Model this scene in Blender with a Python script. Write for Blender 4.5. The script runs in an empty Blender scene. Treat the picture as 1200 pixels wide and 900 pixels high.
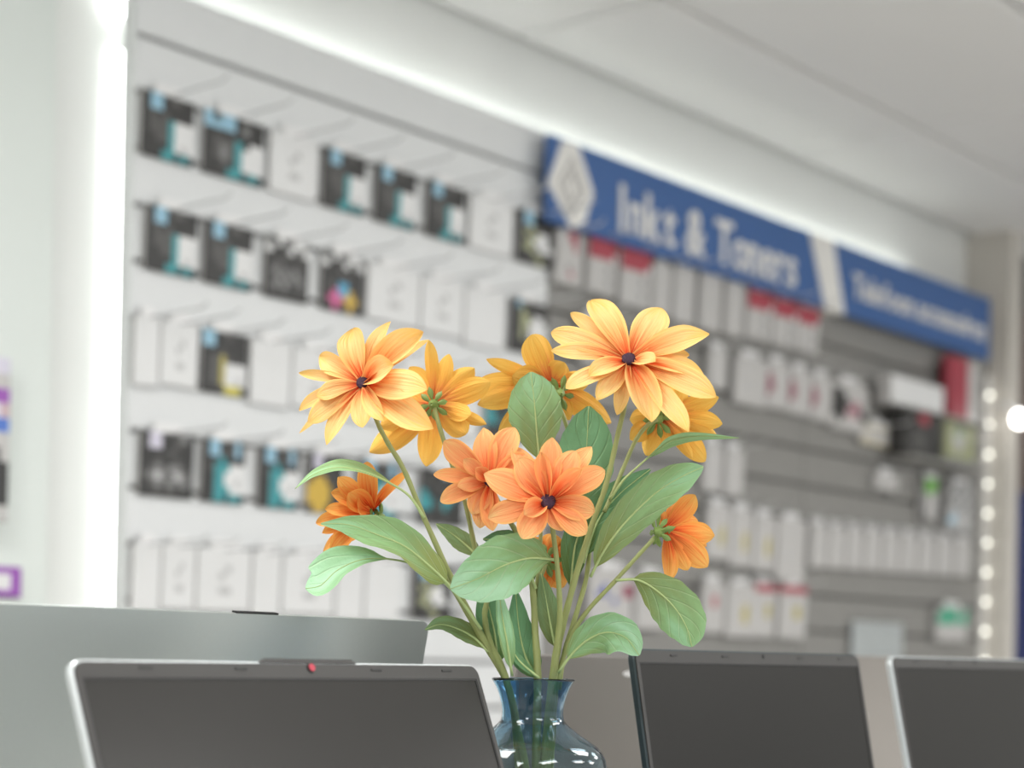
import bpy, math, random
import numpy as np
from mathutils import Vector, Matrix
random.seed(7)
sc = bpy.context.scene

# ------------------------------------------------------------------ camera
FPX, ROLL, CX, CY, CAMH = 2200.0, 0.02, 600.0, 769.0, 0.97
TH = math.atan(1760 / FPX)
S_, C_ = math.sin(TH), math.cos(TH)
RT = Vector((S_, -C_, 0)); FW = Vector((C_, S_, 0)); UP = Vector((0, 0, 1))
CR = RT * math.cos(ROLL) + UP * math.sin(ROLL)
CU = UP * math.cos(ROLL) - RT * math.sin(ROLL)
CAM = Vector((0, 0, CAMH))
FOCUS = 1.42
cd = bpy.data.cameras.new('camera')
cd.sensor_width = 36.0
cd.lens = FPX / 1200 * 36.0
cd.shift_y = (CY - 450) / 1200
cd.clip_start = 0.05
cd.dof.use_dof = True
cd.dof.focus_distance = FOCUS
cd.dof.aperture_fstop = 4.4
cam = bpy.data.objects.new('camera', cd)
sc.collection.objects.link(cam)
cam.matrix_world = Matrix(((CR.x, CU.x, -FW.x, CAM.x), (CR.y, CU.y, -FW.y, CAM.y), (CR.z, CU.z, -FW.z, CAM.z), (0, 0, 0, 1)))
sc.camera = cam

# ------------------------------------------------------------------ world (daylight through the open shop front behind the camera)
w = bpy.data.worlds.new('daylight'); sc.world = w; w.use_nodes = True
bg = w.node_tree.nodes['Background']
bg.inputs[0].default_value = (0.93, 0.97, 1.0, 1)
bg.inputs[1].default_value = 1.15

# ceiling luminaires (their housings are built further down)
CEIL_Z = 2.365
LUM = [(0.29, 1.375), (2.69, 0.175), (0.29, -1.025), (2.69, -1.6), (5.09, 0.175), (-1.5, 0.175), (5.09, -1.6)]
for lx, ly in LUM:
    ld = bpy.data.lights.new('ceiling_light', 'AREA'); ld.shape = 'RECTANGLE'; ld.size = 1.14; ld.size_y = 0.54
    ld.energy = 24; ld.color = (1.0, 0.985, 0.965)
    lo = bpy.data.objects.new('ceiling_light', ld); sc.collection.objects.link(lo)
    lo.location = (lx, ly, CEIL_Z - 0.018)
vs = sc.view_settings
vs.view_transform = 'Standard'; vs.look = 'None'; vs.gamma = 1.0; vs.use_curve_mapping = False
vs.exposure = 0.12

# ------------------------------------------------------------------ pixel helpers
def ray(px, py): return FW + CR * ((px - CX) / FPX) + CU * ((CY - py) / FPX)
def onY(px, py, Y): r = ray(px, py); return CAM + r * (Y / r.y)
def onZ(px, py, Z): r = ray(px, py); return CAM + r * ((Z - CAMH) / r.z)
def atD(px, py, d): return CAM + ray(px, py) * d
def proj(p):
    v = Vector(p) - CAM; d = v.dot(FW)
    return CX + FPX * v.dot(CR) / d, CY - FPX * v.dot(CU) / d, d
def xAt(px, Y, Z):
    a, b = -1.0, 12.0
    for _ in range(40):
        m = (a + b) / 2
        if Vector((m, Y, Z)).dot(FW) < 0.2 or proj((m, Y, Z))[0] < px: a = m
        else: b = m
    return (a + b) / 2

# ------------------------------------------------------------------ materials
def lin(r, g, b):
    f = lambda c: (c / 255 / 12.92) if c / 255 <= 0.04045 else ((c / 255 + 0.055) / 1.055) ** 2.4
    return (f(r), f(g), f(b), 1)
MATS = {}
def mat(name, col, rough=0.5, metal=0.0, spec=0.5, noise=0.04, nscale=60, bump=0.0, emit=None, estr=0):
    m = bpy.data.materials.new(name); m.use_nodes = True
    nt = m.node_tree; b = nt.nodes['Principled BSDF']
    b.inputs['Roughness'].default_value = rough; b.inputs['Metallic'].default_value = metal
    b.inputs['Specular IOR Level'].default_value = spec
    tc = nt.nodes.new('ShaderNodeTexCoord'); nz = nt.nodes.new('ShaderNodeTexNoise')
    nz.inputs['Scale'].default_value = nscale; nz.inputs['Detail'].default_value = 3
    nt.links.new(tc.outputs['Object'], nz.inputs['Vector'])
    mr = nt.nodes.new('ShaderNodeMapRange'); mr.inputs[3].default_value = 1 - noise; mr.inputs[4].default_value = 1 + noise
    nt.links.new(nz.outputs['Fac'], mr.inputs[0])
    mx = nt.nodes.new('ShaderNodeVectorMath'); mx.operation = 'SCALE'
    mx.inputs[0].default_value = col[:3]; nt.links.new(mr.outputs[0], mx.inputs['Scale'])
    nt.links.new(mx.outputs[0], b.inputs['Base Color'])
    if bump:
        bp = nt.nodes.new('ShaderNodeBump'); bp.inputs['Strength'].default_value = bump; bp.inputs['Distance'].default_value = 0.002
        nt.links.new(nz.outputs['Fac'], bp.inputs['Height']); nt.links.new(bp.outputs[0], b.inputs['Normal'])
    if emit:
        b.inputs['Emission Color'].default_value = emit; b.inputs['Emission Strength'].default_value = estr
    MATS[name] = m
    return m
mat('wall_paint', (0.76, 0.77, 0.75, 1), 0.7, noise=0.02, nscale=8)
mat('ceiling_tile', (0.82, 0.82, 0.81, 1), 0.85, noise=0.04, nscale=220, bump=0.15)
mat('ceiling_grid', (0.30, 0.30, 0.29, 1), 0.6)
mat('floor', (0.50, 0.48, 0.45, 1), 0.5, noise=0.12, nscale=5)
mat('slat_white', (0.72, 0.735, 0.74, 1), 0.42, noise=0.015, nscale=20)
mat('slat_back', (0.30, 0.30, 0.30, 1), 0.7)
mat('slat_grey', (0.25, 0.245, 0.232, 1), 0.45, noise=0.06, nscale=14)
mat('slat_grey_back', (0.13, 0.127, 0.12, 1), 0.6)
mat('shelf_grey', (0.34, 0.335, 0.32, 1), 0.4)
mat('wire', (0.62, 0.62, 0.63, 1), 0.35, 0.3)
mat('white_plastic', (0.80, 0.80, 0.80, 1), 0.45)
mat('sign_blue', lin(58, 98, 156), 0.35, noise=0.03, nscale=9)
mat('sign_white', (0.80, 0.79, 0.76, 1), 0.45)
mat('sign_grey', (0.36, 0.35, 0.34, 1), 0.5)
mat('pillar_paint', (0.62, 0.59, 0.54, 1), 0.7, noise=0.03, nscale=6)
mat('side_panel', (0.70, 0.75, 0.72, 1), 0.5, noise=0.015, nscale=4)
mat('navy', (0.015, 0.028, 0.16, 1), 0.45)
mat('brown_trim', (0.24, 0.17, 0.15, 1), 0.5)
mat('led', (1, 1, 1, 1), 0.5, emit=(0.95, 1.0, 0.96, 1), estr=7.0)
mat('led_cove', (1, 1, 1, 1), 0.5, emit=(0.95, 1.0, 0.96, 1), estr=8.5)
mat('led_diode', (1, 1, 1, 1), 0.5, emit=(1.0, 1.0, 0.88, 1), estr=3.4)
mat('lamp_glow', (1, 1, 1, 1), 0.5, emit=(1.0, 0.98, 0.93, 1), estr=9.0)
mat('luminaire', (1, 1, 1, 1), 0.5, emit=(1.0, 0.98, 0.94, 1), estr=3.0)
mat('table_top', (0.66, 0.65, 0.63, 1), 0.4, noise=0.03)
mat('table_leg', (0.35, 0.35, 0.35, 1), 0.4, 0.6)
mat('silver_lid', (0.50, 0.535, 0.52, 1), 0.3, 0.65, noise=0.02, nscale=400)
mat('taupe_lid', (0.30, 0.28, 0.26, 1), 0.4, 0.65, noise=0.02, nscale=400)
mat('silver_edge', (0.62, 0.66, 0.67, 1), 0.3, 0.7, noise=0.02)
mat('bezel_grey', (0.055, 0.053, 0.051, 1), 0.5, spec=0.3, noise=0.03, nscale=500)
mat('bezel_dark', (0.075, 0.073, 0.07, 1), 0.42, noise=0.03, nscale=500)
mat('display', (0.022, 0.021, 0.019, 1), 0.25, spec=0.3, noise=0.02)
mat('display_matte', (0.026, 0.025, 0.0235, 1), 0.35, spec=0.12, noise=0.02)
mat('teal_edge', (0.03, 0.045, 0.05, 1), 0.35, 0.3)
mat('gasket', (0.015, 0.015, 0.015, 1), 0.5)
mat('key', (0.05, 0.05, 0.05, 1), 0.5)
mat('lens_red_glint', (0.55, 0.08, 0.11, 1), 0.15)  # reddish room reflection on the webcam, put into the lens colour
mat('logo_white', (0.78, 0.78, 0.77, 1), 0.35)
mat('disc', (0.045, 0.014, 0.035, 1), 0.75, noise=0.4, nscale=900, bump=0.8)

def attr_mat(name, rough=0.42):
    m = bpy.data.materials.new(name); m.use_nodes = True; nt = m.node_tree; b = nt.nodes['Principled BSDF']
    a = nt.nodes.new('ShaderNodeAttribute'); a.attribute_name = 'print'
    nt.links.new(a.outputs['Color'], b.inputs['Base Color']); b.inputs['Roughness'].default_value = rough
    MATS[name] = m
attr_mat('printed_carton')

def ramp(nt, pts):
    r = nt.nodes.new('ShaderNodeValToRGB'); e = r.color_ramp.elements
    while len(e) < len(pts): e.new(0.5)
    for i, (p, c) in enumerate(pts): e[i].position = p; e[i].color = c
    return r
def organic(name, pts, stripe=0.2, streaks=20, transl=0.2, rough=0.6, veins=False, veincol=None, edge=None):
    m = bpy.data.materials.new(name); m.use_nodes = True; nt = m.node_tree; L = nt.links.new
    b = nt.nodes['Principled BSDF']; out = nt.nodes['Material Output']
    uv = nt.nodes.new('ShaderNodeUVMap'); sp = nt.nodes.new('ShaderNodeSeparateXYZ'); L(uv.outputs[0], sp.inputs[0])
    # wobble v so the colour bands are not straight
    oi = nt.nodes.new('ShaderNodeObjectInfo')
    cmb = nt.nodes.new('ShaderNodeCombineXYZ')
    mu = nt.nodes.new('ShaderNodeMath'); mu.operation = 'MULTIPLY'; mu.inputs[1].default_value = streaks; L(sp.outputs[0], mu.inputs[0])
    mv = nt.nodes.new('ShaderNodeMath'); mv.operation = 'MULTIPLY'; mv.inputs[1].default_value = 1.6; L(sp.outputs[1], mv.inputs[0])
    rz = nt.nodes.new('ShaderNodeMath'); rz.operation = 'MULTIPLY'; rz.inputs[1].default_value = 50; L(oi.outputs['Random'], rz.inputs[0])
    L(mu.outputs[0], cmb.inputs[0]); L(mv.outputs[0], cmb.inputs[1]); L(rz.outputs[0], cmb.inputs[2])
    nz = nt.nodes.new('ShaderNodeTexNoise'); nz.inputs['Scale'].default_value = 1.0; nz.inputs['Detail'].default_value = 2.0
    L(cmb.outputs[0], nz.inputs['Vector'])
    off = nt.nodes.new('ShaderNodeMapRange'); off.inputs[1].default_value = 0.25; off.inputs[2].default_value = 0.75
    off.inputs[3].default_value = -stripe; off.inputs[4].default_value = stripe; L(nz.outputs['Fac'], off.inputs[0])
    ad = nt.nodes.new('ShaderNodeMath'); ad.operation = 'ADD'; ad.use_clamp = True; L(sp.outputs[1], ad.inputs[0]); L(off.outputs[0], ad.inputs[1])
    rp = ramp(nt, pts); L(ad.outputs[0], rp.inputs[0])
    col = rp.outputs[0]
    rnd = nt.nodes.new('ShaderNodeMapRange'); rnd.inputs[3].default_value = 0.9; rnd.inputs[4].default_value = 1.08; L(oi.outputs['Random'], rnd.inputs[0])
    sc2 = nt.nodes.new('ShaderNodeVectorMath'); sc2.operation = 'SCALE'; L(col, sc2.inputs[0]); L(rnd.outputs[0], sc2.inputs['Scale'])
    col = sc2.outputs[0]
    if edge:
        e1 = nt.nodes.new('ShaderNodeMath'); e1.operation = 'SUBTRACT'; e1.inputs[1].default_value = 0.5; L(sp.outputs[0], e1.inputs[0])
        e2 = nt.nodes.new('ShaderNodeMath'); e2.operation = 'ABSOLUTE'; L(e1.outputs[0], e2.inputs[0])
        e3 = nt.nodes.new('ShaderNodeMapRange'); e3.inputs[1].default_value = 0.34; e3.inputs[2].default_value = 0.5; e3.inputs[4].default_value = 0.7; L(e2.outputs[0], e3.inputs[0])
        em = nt.nodes.new('ShaderNodeMix'); em.data_type = 'RGBA'; L(e3.outputs[0], em.inputs[0]); L(col, em.inputs[6]); em.inputs[7].default_value = edge
        col = em.outputs[2]
    if veins:
        # side veins: lines along v + 0.9*|u-0.5|
        a1 = nt.nodes.new('ShaderNodeMath'); a1.operation = 'SUBTRACT'; a1.inputs[1].default_value = 0.5; L(sp.outputs[0], a1.inputs[0])
        a2 = nt.nodes.new('ShaderNodeMath'); a2.operation = 'ABSOLUTE'; L(a1.outputs[0], a2.inputs[0])
        a3 = nt.nodes.new('ShaderNodeMath'); a3.operation = 'MULTIPLY_ADD'; a3.inputs[1].default_value = -0.75; L(a2.outputs[0], a3.inputs[0]); L(sp.outputs[1], a3.inputs[2])
        a4 = nt.nodes.new('ShaderNodeMath'); a4.operation = 'MULTIPLY'; a4.inputs[1].default_value = 5.5; L(a3.outputs[0], a4.inputs[0])
        a5 = nt.nodes.new('ShaderNodeMath'); a5.operation = 'FRACT'; L(a4.outputs[0], a5.inputs[0])
        a6 = nt.nodes.new('ShaderNodeMath'); a6.operation = 'SUBTRACT'; a6.inputs[1].default_value = 0.5; L(a5.outputs[0], a6.inputs[0])
        a7 = nt.nodes.new('ShaderNodeMath'); a7.operation = 'ABSOLUTE'; L(a6.outputs[0], a7.inputs[0])
        vr = ramp(nt, [(0.0, (1, 1, 1, 1)), (0.10, (0, 0, 0, 1))]); L(a7.outputs[0], vr.inputs[0])
        vm = nt.nodes.new('ShaderNodeMath'); vm.operation = 'MULTIPLY'; vm.inputs[1].default_value = 0.26; L(vr.outputs[0], vm.inputs[0])
        mx = nt.nodes.new('ShaderNodeMix'); mx.data_type = 'RGBA'; L(vm.outputs[0], mx.inputs[0]); L(col, mx.inputs[6]); mx.inputs[7].default_value = veincol
        col = mx.outputs[2]
        n2 = nt.nodes.new('ShaderNodeTexNoise'); n2.inputs['Scale'].default_value = 140; n2.inputs['Detail'].default_value = 3
        tc2 = nt.nodes.new('ShaderNodeTexCoord'); L(tc2.outputs['Object'], n2.inputs['Vector'])
        ha = nt.nodes.new('ShaderNodeMath'); ha.operation = 'MULTIPLY_ADD'; ha.inputs[1].default_value = 1.6; L(n2.outputs['Fac'], ha.inputs[0]); L(vr.outputs[0], ha.inputs[2])
        bp = nt.nodes.new('ShaderNodeBump'); bp.inputs['Strength'].default_value = 0.5; bp.inputs['Distance'].default_value = 0.0012
        L(ha.outputs[0], bp.inputs['Height']); L(bp.outputs[0], b.inputs['Normal'])
    else:
        bp = nt.nodes.new('ShaderNodeBump'); bp.inputs['Strength'].default_value = 0.8; bp.inputs['Distance'].default_value = 0.0014
        L(nz.outputs['Fac'], bp.inputs['Height']); L(bp.outputs[0], b.inputs['Normal'])
    L(col, b.inputs['Base Color']); b.inputs['Roughness'].default_value = rough; b.inputs['Specular IOR Level'].default_value = 0.25
    tr = nt.nodes.new('ShaderNodeBsdfTranslucent'); L(col, tr.inputs[0])
    ms = nt.nodes.new('ShaderNodeMixShader'); ms.inputs[0].default_value = transl
    L(b.outputs[0], ms.inputs[1]); L(tr.outputs[0], ms.inputs[2]); L(ms.outputs[0], out.inputs[0])
    MATS[name] = m
organic('petal_yellow', [(0.0, lin(220, 58, 24)), (0.18, lin(242, 122, 62)), (0.42, lin(250, 182, 112)), (0.75, lin(253, 211, 142)), (1.0, lin(250, 206, 118))], edge=lin(252, 214, 130))
organic('petal_amber', [(0.0, lin(218, 92, 44)), (0.25, lin(242, 154, 74)), (0.55, lin(246, 184, 80)), (1.0, lin(250, 204, 102))], edge=lin(248, 198, 92))
organic('petal_orange', [(0.0, lin(218, 58, 28)), (0.22, lin(243, 118, 64)), (0.5, lin(249, 154, 98)), (0.85, lin(252, 178, 118)), (1.0, lin(253, 202, 136))], edge=lin(252, 190, 112))
organic('petal_tangerine', [(0.0, lin(218, 62, 28)), (0.25, lin(244, 120, 54)), (0.55, lin(249, 152, 74)), (1.0, lin(252, 190, 104))], stripe=0.3, edge=lin(252, 186, 92))
VC = lin(196, 214, 170)
organic('leaf_sage', [(0, lin(138, 150, 88)), (0.4, lin(132, 160, 108)), (0.7, lin(142, 180, 126)), (1, lin(152, 196, 150))], 0.4, 3, 0.2, 0.55, True, VC)
organic('leaf_pale', [(0, lin(142, 156, 96)), (0.35, lin(142, 178, 122)), (0.65, lin(154, 198, 150)), (1, lin(176, 218, 180))], 0.4, 3, 0.2, 0.55, True, lin(210, 228, 190))
organic('leaf_deep', [(0, lin(92, 118, 62)), (0.4, lin(100, 142, 100)), (1, lin(110, 158, 116))], 0.3, 4, 0.2, 0.5, True, lin(140, 176, 130))
organic('leaf_olive', [(0, lin(118, 128, 70)), (0.4, lin(116, 136, 88)), (1, lin(126, 158, 112))], 0.3, 4, 0.2, 0.55, True, lin(160, 176, 128))
mat('stem_green', lin(142, 150, 92), 0.5, noise=0.15, nscale=90)
mat('stem_base', lin(158, 160, 78), 0.5, noise=0.15, nscale=90)
mat('midrib', lin(172, 190, 130), 0.5, noise=0.08)
mat('sepal_green', lin(118, 142, 72), 0.55, noise=0.15, nscale=200)

gm = bpy.data.materials.new('vase_glass'); gm.use_nodes = True
gb = gm.node_tree.nodes['Principled BSDF']
gb.inputs['Base Color'].default_value = (0.42, 0.66, 0.74, 1); gb.inputs['Transmission Weight'].default_value = 1.0
gb.inputs['Roughness'].default_value = 0.01; gb.inputs['IOR'].default_value = 1.46
gt = gm.node_tree; gtc = gt.nodes.new('ShaderNodeTexCoord'); gsp = gt.nodes.new('ShaderNodeSeparateXYZ'); gt.links.new(gtc.outputs['Object'], gsp.inputs[0])
gmr = gt.nodes.new('ShaderNodeMapRange'); gmr.inputs[1].default_value = 0.14; gmr.inputs[2].default_value = 0.215; gt.links.new(gsp.outputs[2], gmr.inputs[0])
grp = ramp(gt, [(0.0, (0.62, 0.69, 0.71, 1)), (0.45, (0.45, 0.60, 0.68, 1)), (1.0, (0.15, 0.36, 0.54, 1))]); gt.links.new(gmr.outputs[0], grp.inputs[0]); gt.links.new(grp.outputs[0], gb.inputs['Base Color'])
MATS['vase_glass'] = gm

# ------------------------------------------------------------------ mesh helpers
COL = sc.collection
WO = {}
def obj(name, verts, faces, m, parent=None, smooth=False, uvs=None, origin=None, mats=None, midx=None):
    """verts in WORLD space; one mesh object, placed under its parent (no parent is ever rotated)"""
    vv = np.array([tuple(v) for v in verts], dtype=float)
    if origin is None:
        lo, hi = vv.min(0), vv.max(0); origin = Vector(((lo[0] + hi[0]) / 2, (lo[1] + hi[1]) / 2, lo[2]))
    origin = Vector(origin)
    me = bpy.data.meshes.new(name)
    me.from_pydata([tuple(v - np.array(origin)) for v in vv], [], faces)
    if smooth: me.polygons.foreach_set('use_smooth', [True] * len(me.polygons))
    if mats:
        for q in mats: me.materials.append(MATS[q])
        me.polygons.foreach_set('material_index', midx)
    else: me.materials.append(MATS[m])
    if uvs is not None:
        ul = me.uv_layers.new(name='UVMap'); li = np.empty(len(me.loops), dtype=np.int32); me.loops.foreach_get('vertex_index', li)
        ul.data.foreach_set('uv', np.array(uvs)[li].ravel())
    me.update()
    o = bpy.data.objects.new(name, me); COL.objects.link(o)
    WO[o] = origin
    if parent: o.parent = parent; o.location = origin - WO[parent]
    else: o.location = origin
    return o
def empty(name, loc):
    o = bpy.data.objects.new(name, None); COL.objects.link(o); o.empty_display_size = 0.05
    o.location = loc; WO[o] = Vector(loc); return o
def tag(o, label, cat, group=None, kind=None):
    o['label'] = label; o['category'] = cat
    if group: o['group'] = group
    if kind: o['kind'] = kind
    return o
def struct(o, label=None):
    o['kind'] = 'structure'
    if label: o['label'] = label
    return o
def share(src, name, loc, parent=None):
    o = bpy.data.objects.new(name, src.data); COL.objects.link(o); WO[o] = Vector(loc)
    if parent: o.parent = parent; o.location = Vector(loc) - WO[parent]
    else: o.location = loc
    return o
class MB:
    def __init__(s): s.v = []; s.f = []
    def add(s, v, f):
        n = len(s.v); s.v += [Vector(q) for q in v]; s.f += [tuple(i + n for i in q) for q in f]; return s
    def box(s, x0, x1, y0, y1, z0, z1, T=None):
        v = [(x, y, z) for x in (x0, x1) for y in (y0, y1) for z in (z0, z1)]
        if T: v = [T(Vector(q)) for q in v]
        return s.add(v, [(0, 1, 3, 2), (4, 6, 7, 5), (0, 4, 5, 1), (2, 3, 7, 6), (0, 2, 6, 4), (1, 5, 7, 3)])
    def prism(s, pts, y0, y1, ch=0.0, T=None):
        """outline pts (x,z) counter-clockwise seen from -y, extruded in y with a chamfer ch on the front (y0) and back edges"""
        n = len(pts); cx = sum(p[0] for p in pts) / n; cz = sum(p[1] for p in pts) / n
        xs = [p[0] for p in pts]; zs = [p[1] for p in pts]; hw = (max(xs) - min(xs)) / 2; hh = (max(zs) - min(zs)) / 2
        def ins(p): return (cx + (p[0] - cx) * (1 - ch / hw), cz + (p[1] - cz) * (1 - ch / hh))
        rings = [(y0, True), (y0 + ch, False), (y1 - ch, False), (y1, True)] if ch else [(y0, False), (y1, False)]
        v = []
        for y, i in rings:
            for p in pts:
                q = ins(p) if i else p; v.append(Vector((q[0], y, q[1])))
        if T: v = [T(q) for q in v]
        f = [tuple(range(n))]
        for k in range(len(rings) - 1):
            for i in range(n):
                j = (i + 1) % n; f.append((k * n + i, (k + 1) * n + i, (k + 1) * n + j, k * n + j))
        b = (len(rings) - 1) * n; f.append(tuple(b + n - 1 - i for i in range(n)))
        return s.add(v, f)
    def tube(s, pts, rad, n=8, cap=True):
        pts = [Vector(p) for p in pts]; m = len(pts)
        rr = rad if isinstance(rad, (list, tuple)) else [rad] * m
        v = []; f = []; ref = None
        for i, p in enumerate(pts):
            t = (pts[min(i + 1, m - 1)] - pts[max(i - 1, 0)]).normalized()
            if ref is None: ref = Vector((0, 0, 1)) if abs(t.z) < 0.9 else Vector((1, 0, 0))
            a = t.cross(ref).normalized(); b = a.cross(t).normalized(); ref = b
            for k in range(n):
                g = 2 * math.pi * k / n; v.append(p + a * (math.cos(g) * rr[i]) + b * (math.sin(g) * rr[i]))
        for i in range(m - 1):
            for k in range(n):
                l = (k + 1) % n; f.append((i * n + k, i * n + l, (i + 1) * n + l, (i + 1) * n + k))
        if cap: f.append(tuple(range(n - 1, -1, -1))); f.append(tuple((m - 1) * n + k for k in range(n)))
        return s.add(v, f)
    def lathe(s, c, prof, n=48, close=False):
        v = []; f = []; c = Vector(c); m = len(prof)
        for r, z in prof:
            for k in range(n):
                g = 2 * math.pi * k / n; v.append(c + Vector((r * math.cos(g), r * math.sin(g), z)))
        for i in range(m if close else m - 1):
            i2 = (i + 1) % m
            for k in range(n):
                l = (k + 1) % n; f.append((i * n + k, i * n + l, i2 * n + l, i2 * n + k))
        if not close: f.append(tuple(range(n - 1, -1, -1))); f.append(tuple((m - 1) * n + k for k in range(n)))
        return s.add(v, f)
    def build(s, name, m, parent=None, smooth=False, origin=None): return obj(name, s.v, s.f, m, parent, smooth, origin=origin)
def rrect(x0, x1, z0, z1, r, n=5, bottom=True):
    pts = []
    for cx, cz, a in ((x1 - r, z1 - r, 0), (x0 + r, z1 - r, 90), (x0 + r, z0 + r, 180), (x1 - r, z0 + r, 270)):
        if a >= 180 and not bottom:
            pts.append((x0 if a == 180 else x1, z0)); continue
        for k in range(n + 1):
            g = math.radians(a + 90 * k / n); pts.append((cx + r * math.cos(g), cz + r * math.sin(g)))
    return pts
def spline(pts, per=6):
    P = [Vector(p) for p in pts]; P = [P[0] * 2 - P[1]] + P + [P[-1] * 2 - P[-2]]; out = []
    for i in range(1, len(P) - 2):
        for k in range(per):
            t = k / per; a, b, c, d = P[i - 1], P[i], P[i + 1], P[i + 2]
            out.append(0.5 * ((2 * b) + (c - a) * t + (2 * a - 5 * b + 4 * c - d) * t * t + (3 * b - a - 3 * c + d) * t ** 3))
    out.append(P[-2]); return out
ORD = ['first', 'second', 'third', 'fourth', 'fifth', 'sixth', 'seventh', 'eighth', 'ninth', 'tenth', 'eleventh', 'twelfth', 'thirteenth', 'fourteenth']

# ------------------------------------------------------------------ the room
YW = 2.59            # front face of the slat panels
YB = 2.675           # painted wall behind them
struct(MB().box(-3.2, 8.6, -4.2, 3.4, -0.05, 0.0).build('floor', 'floor'))
PX1 = xAt(1192, 2.52, 1.5)
wb = struct(MB().box(-3.2, PX1, YB, YB + 0.1, 0, 2.6).build('wall_back', 'wall_paint'))
struct(MB().box(-3.3, -3.2, -4.2, 3.4, 0, 2.6).build('wall_left', 'wall_paint'))
struct(MB().box(8.6, 8.7, -4.2, 3.4, 0, 2.6).build('wall_right', 'wall_paint'))
struct(MB().box(PX1, 8.6, 3.1, 3.2, 0, 2.6).build('wall_recess', 'brown_trim'))
struct(MB().box(-3.2, 8.6, -4.3, -4.2, 2.3, 2.6).build('wall_front', 'wall_paint'))
struct(MB().box(5.66, PX1, 2.52, YB, 0, CEIL_Z).build('trim_1', 'pillar_paint'), 'beige pillar at the far end of the slat wall')
# ceiling: slab, visible grid bars and lay-in tiles 1.2 x 0.6 m
ce = struct(MB().box(-3.2, 8.6, -4.2, 3.4, CEIL_Z + 0.02, CEIL_Z + 0.1).build('ceiling', 'ceiling_grid'))
XG = [3.29 + 1.16 * k for k in range(-6, 6)]
YG = [2.25 - 0.575 * k for k in range(0, 12)]
def tile(nm, x0, x1, y0, y1):
    g = 0.008
    m = MB(); x0 += g; x1 -= g; y0 += g; y1 -= g; c = 0.006; z = CEIL_Z
    v = [(x0, y0, z + 0.02), (x1, y0, z + 0.02), (x1, y1, z + 0.02), (x0, y1, z + 0.02), (x0, y0, z + c), (x1, y0, z + c), (x1, y1, z + c), (x0, y1, z + c),
         (x0 + c, y0 + c, z), (x1 - c, y0 + c, z), (x1 - c, y1 - c, z), (x0 + c, y1 - c, z)]
    f = [(0, 1, 2, 3), (8, 11, 10, 9)]
    for i in range(4):
        j = (i + 1) % 4; f += [(i, i + 4, j + 4, j), (i + 4, i + 8, j + 8, j + 4)]
    m.add(v, f); return m.build(nm, 'ceiling_tile', ce)
xe = [-3.2] + XG + [8.6]
border = None
for i in range(len(xe) - 1):
    if xe[i + 1] - xe[i] > 0.05: tile('ceiling_tile', xe[i], xe[i + 1], 2.25, YB - 0.012)
proto = None
for i in range(len(XG) - 1):
    for j in range(len(YG) - 1):
        cx, cy = (XG[i] + XG[i + 1]) / 2, (YG[j] + YG[j + 1]) / 2
        if any(abs(cx - a) < 0.7 and abs(cy - b) < 0.32 for a, b in LUM): continue
        if proto is None: proto = tile('ceiling_tile', XG[i], XG[i + 1], YG[j + 1], YG[j])
        else: share(proto, 'ceiling_tile', (cx, cy, CEIL_Z), ce)
LL = ['above the laptop table', 'above the shop aisle', 'behind the camera', 'by the shop front', 'over the far aisle', 'over the near aisle', 'by the far shop front']
for (lx, ly), ll in zip(LUM, LL):
    t = empty('ceiling_luminaire', (lx, ly, CEIL_Z - 0.012))
    MB().box(lx - 0.59, lx + 0.59, ly - 0.285, ly + 0.285, CEIL_Z - 0.002, CEIL_Z + 0.02).build('housing', 'white_plastic', t)
    MB().box(lx - 0.57, lx + 0.57, ly - 0.27, ly + 0.27, CEIL_Z - 0.012, CEIL_Z - 0.002).build('diffuser', 'luminaire', t)
    tag(t, 'rectangular flush ceiling light panel ' + ll, 'ceiling light', 'ceiling lights')
# recess beyond the pillar: dark head rail, navy panel and a small round lamp
tag(MB().box(5.95, 8.2, 2.9, 3.0, 0.0, 1.62).build('navy_cabinet', 'navy'), 'tall navy blue cabinet beyond the beige pillar', 'cabinet')
p = onY(1195, 491, 2.46)
lt = empty('spot_lamp', p + Vector((0, 0, -0.05)))
MB().lathe(p, [(0.001, -0.025), (0.016, -0.02), (0.024, 0.0), (0.016, 0.02), (0.001, 0.025)], 16).build('bulb', 'lamp_glow', lt, True)
MB().tube([p + Vector((0, 0, 0.02)), p + Vector((-0.01, 0.02, 0.04)), p + Vector((-0.03, 0.04, 0.045)), p + Vector((-0.04, 0.062, 0.045))], 0.006).build('arm', 'wire', lt, True)
tag(lt, 'small glowing round lamp beside the beige pillar', 'lamp')

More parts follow.
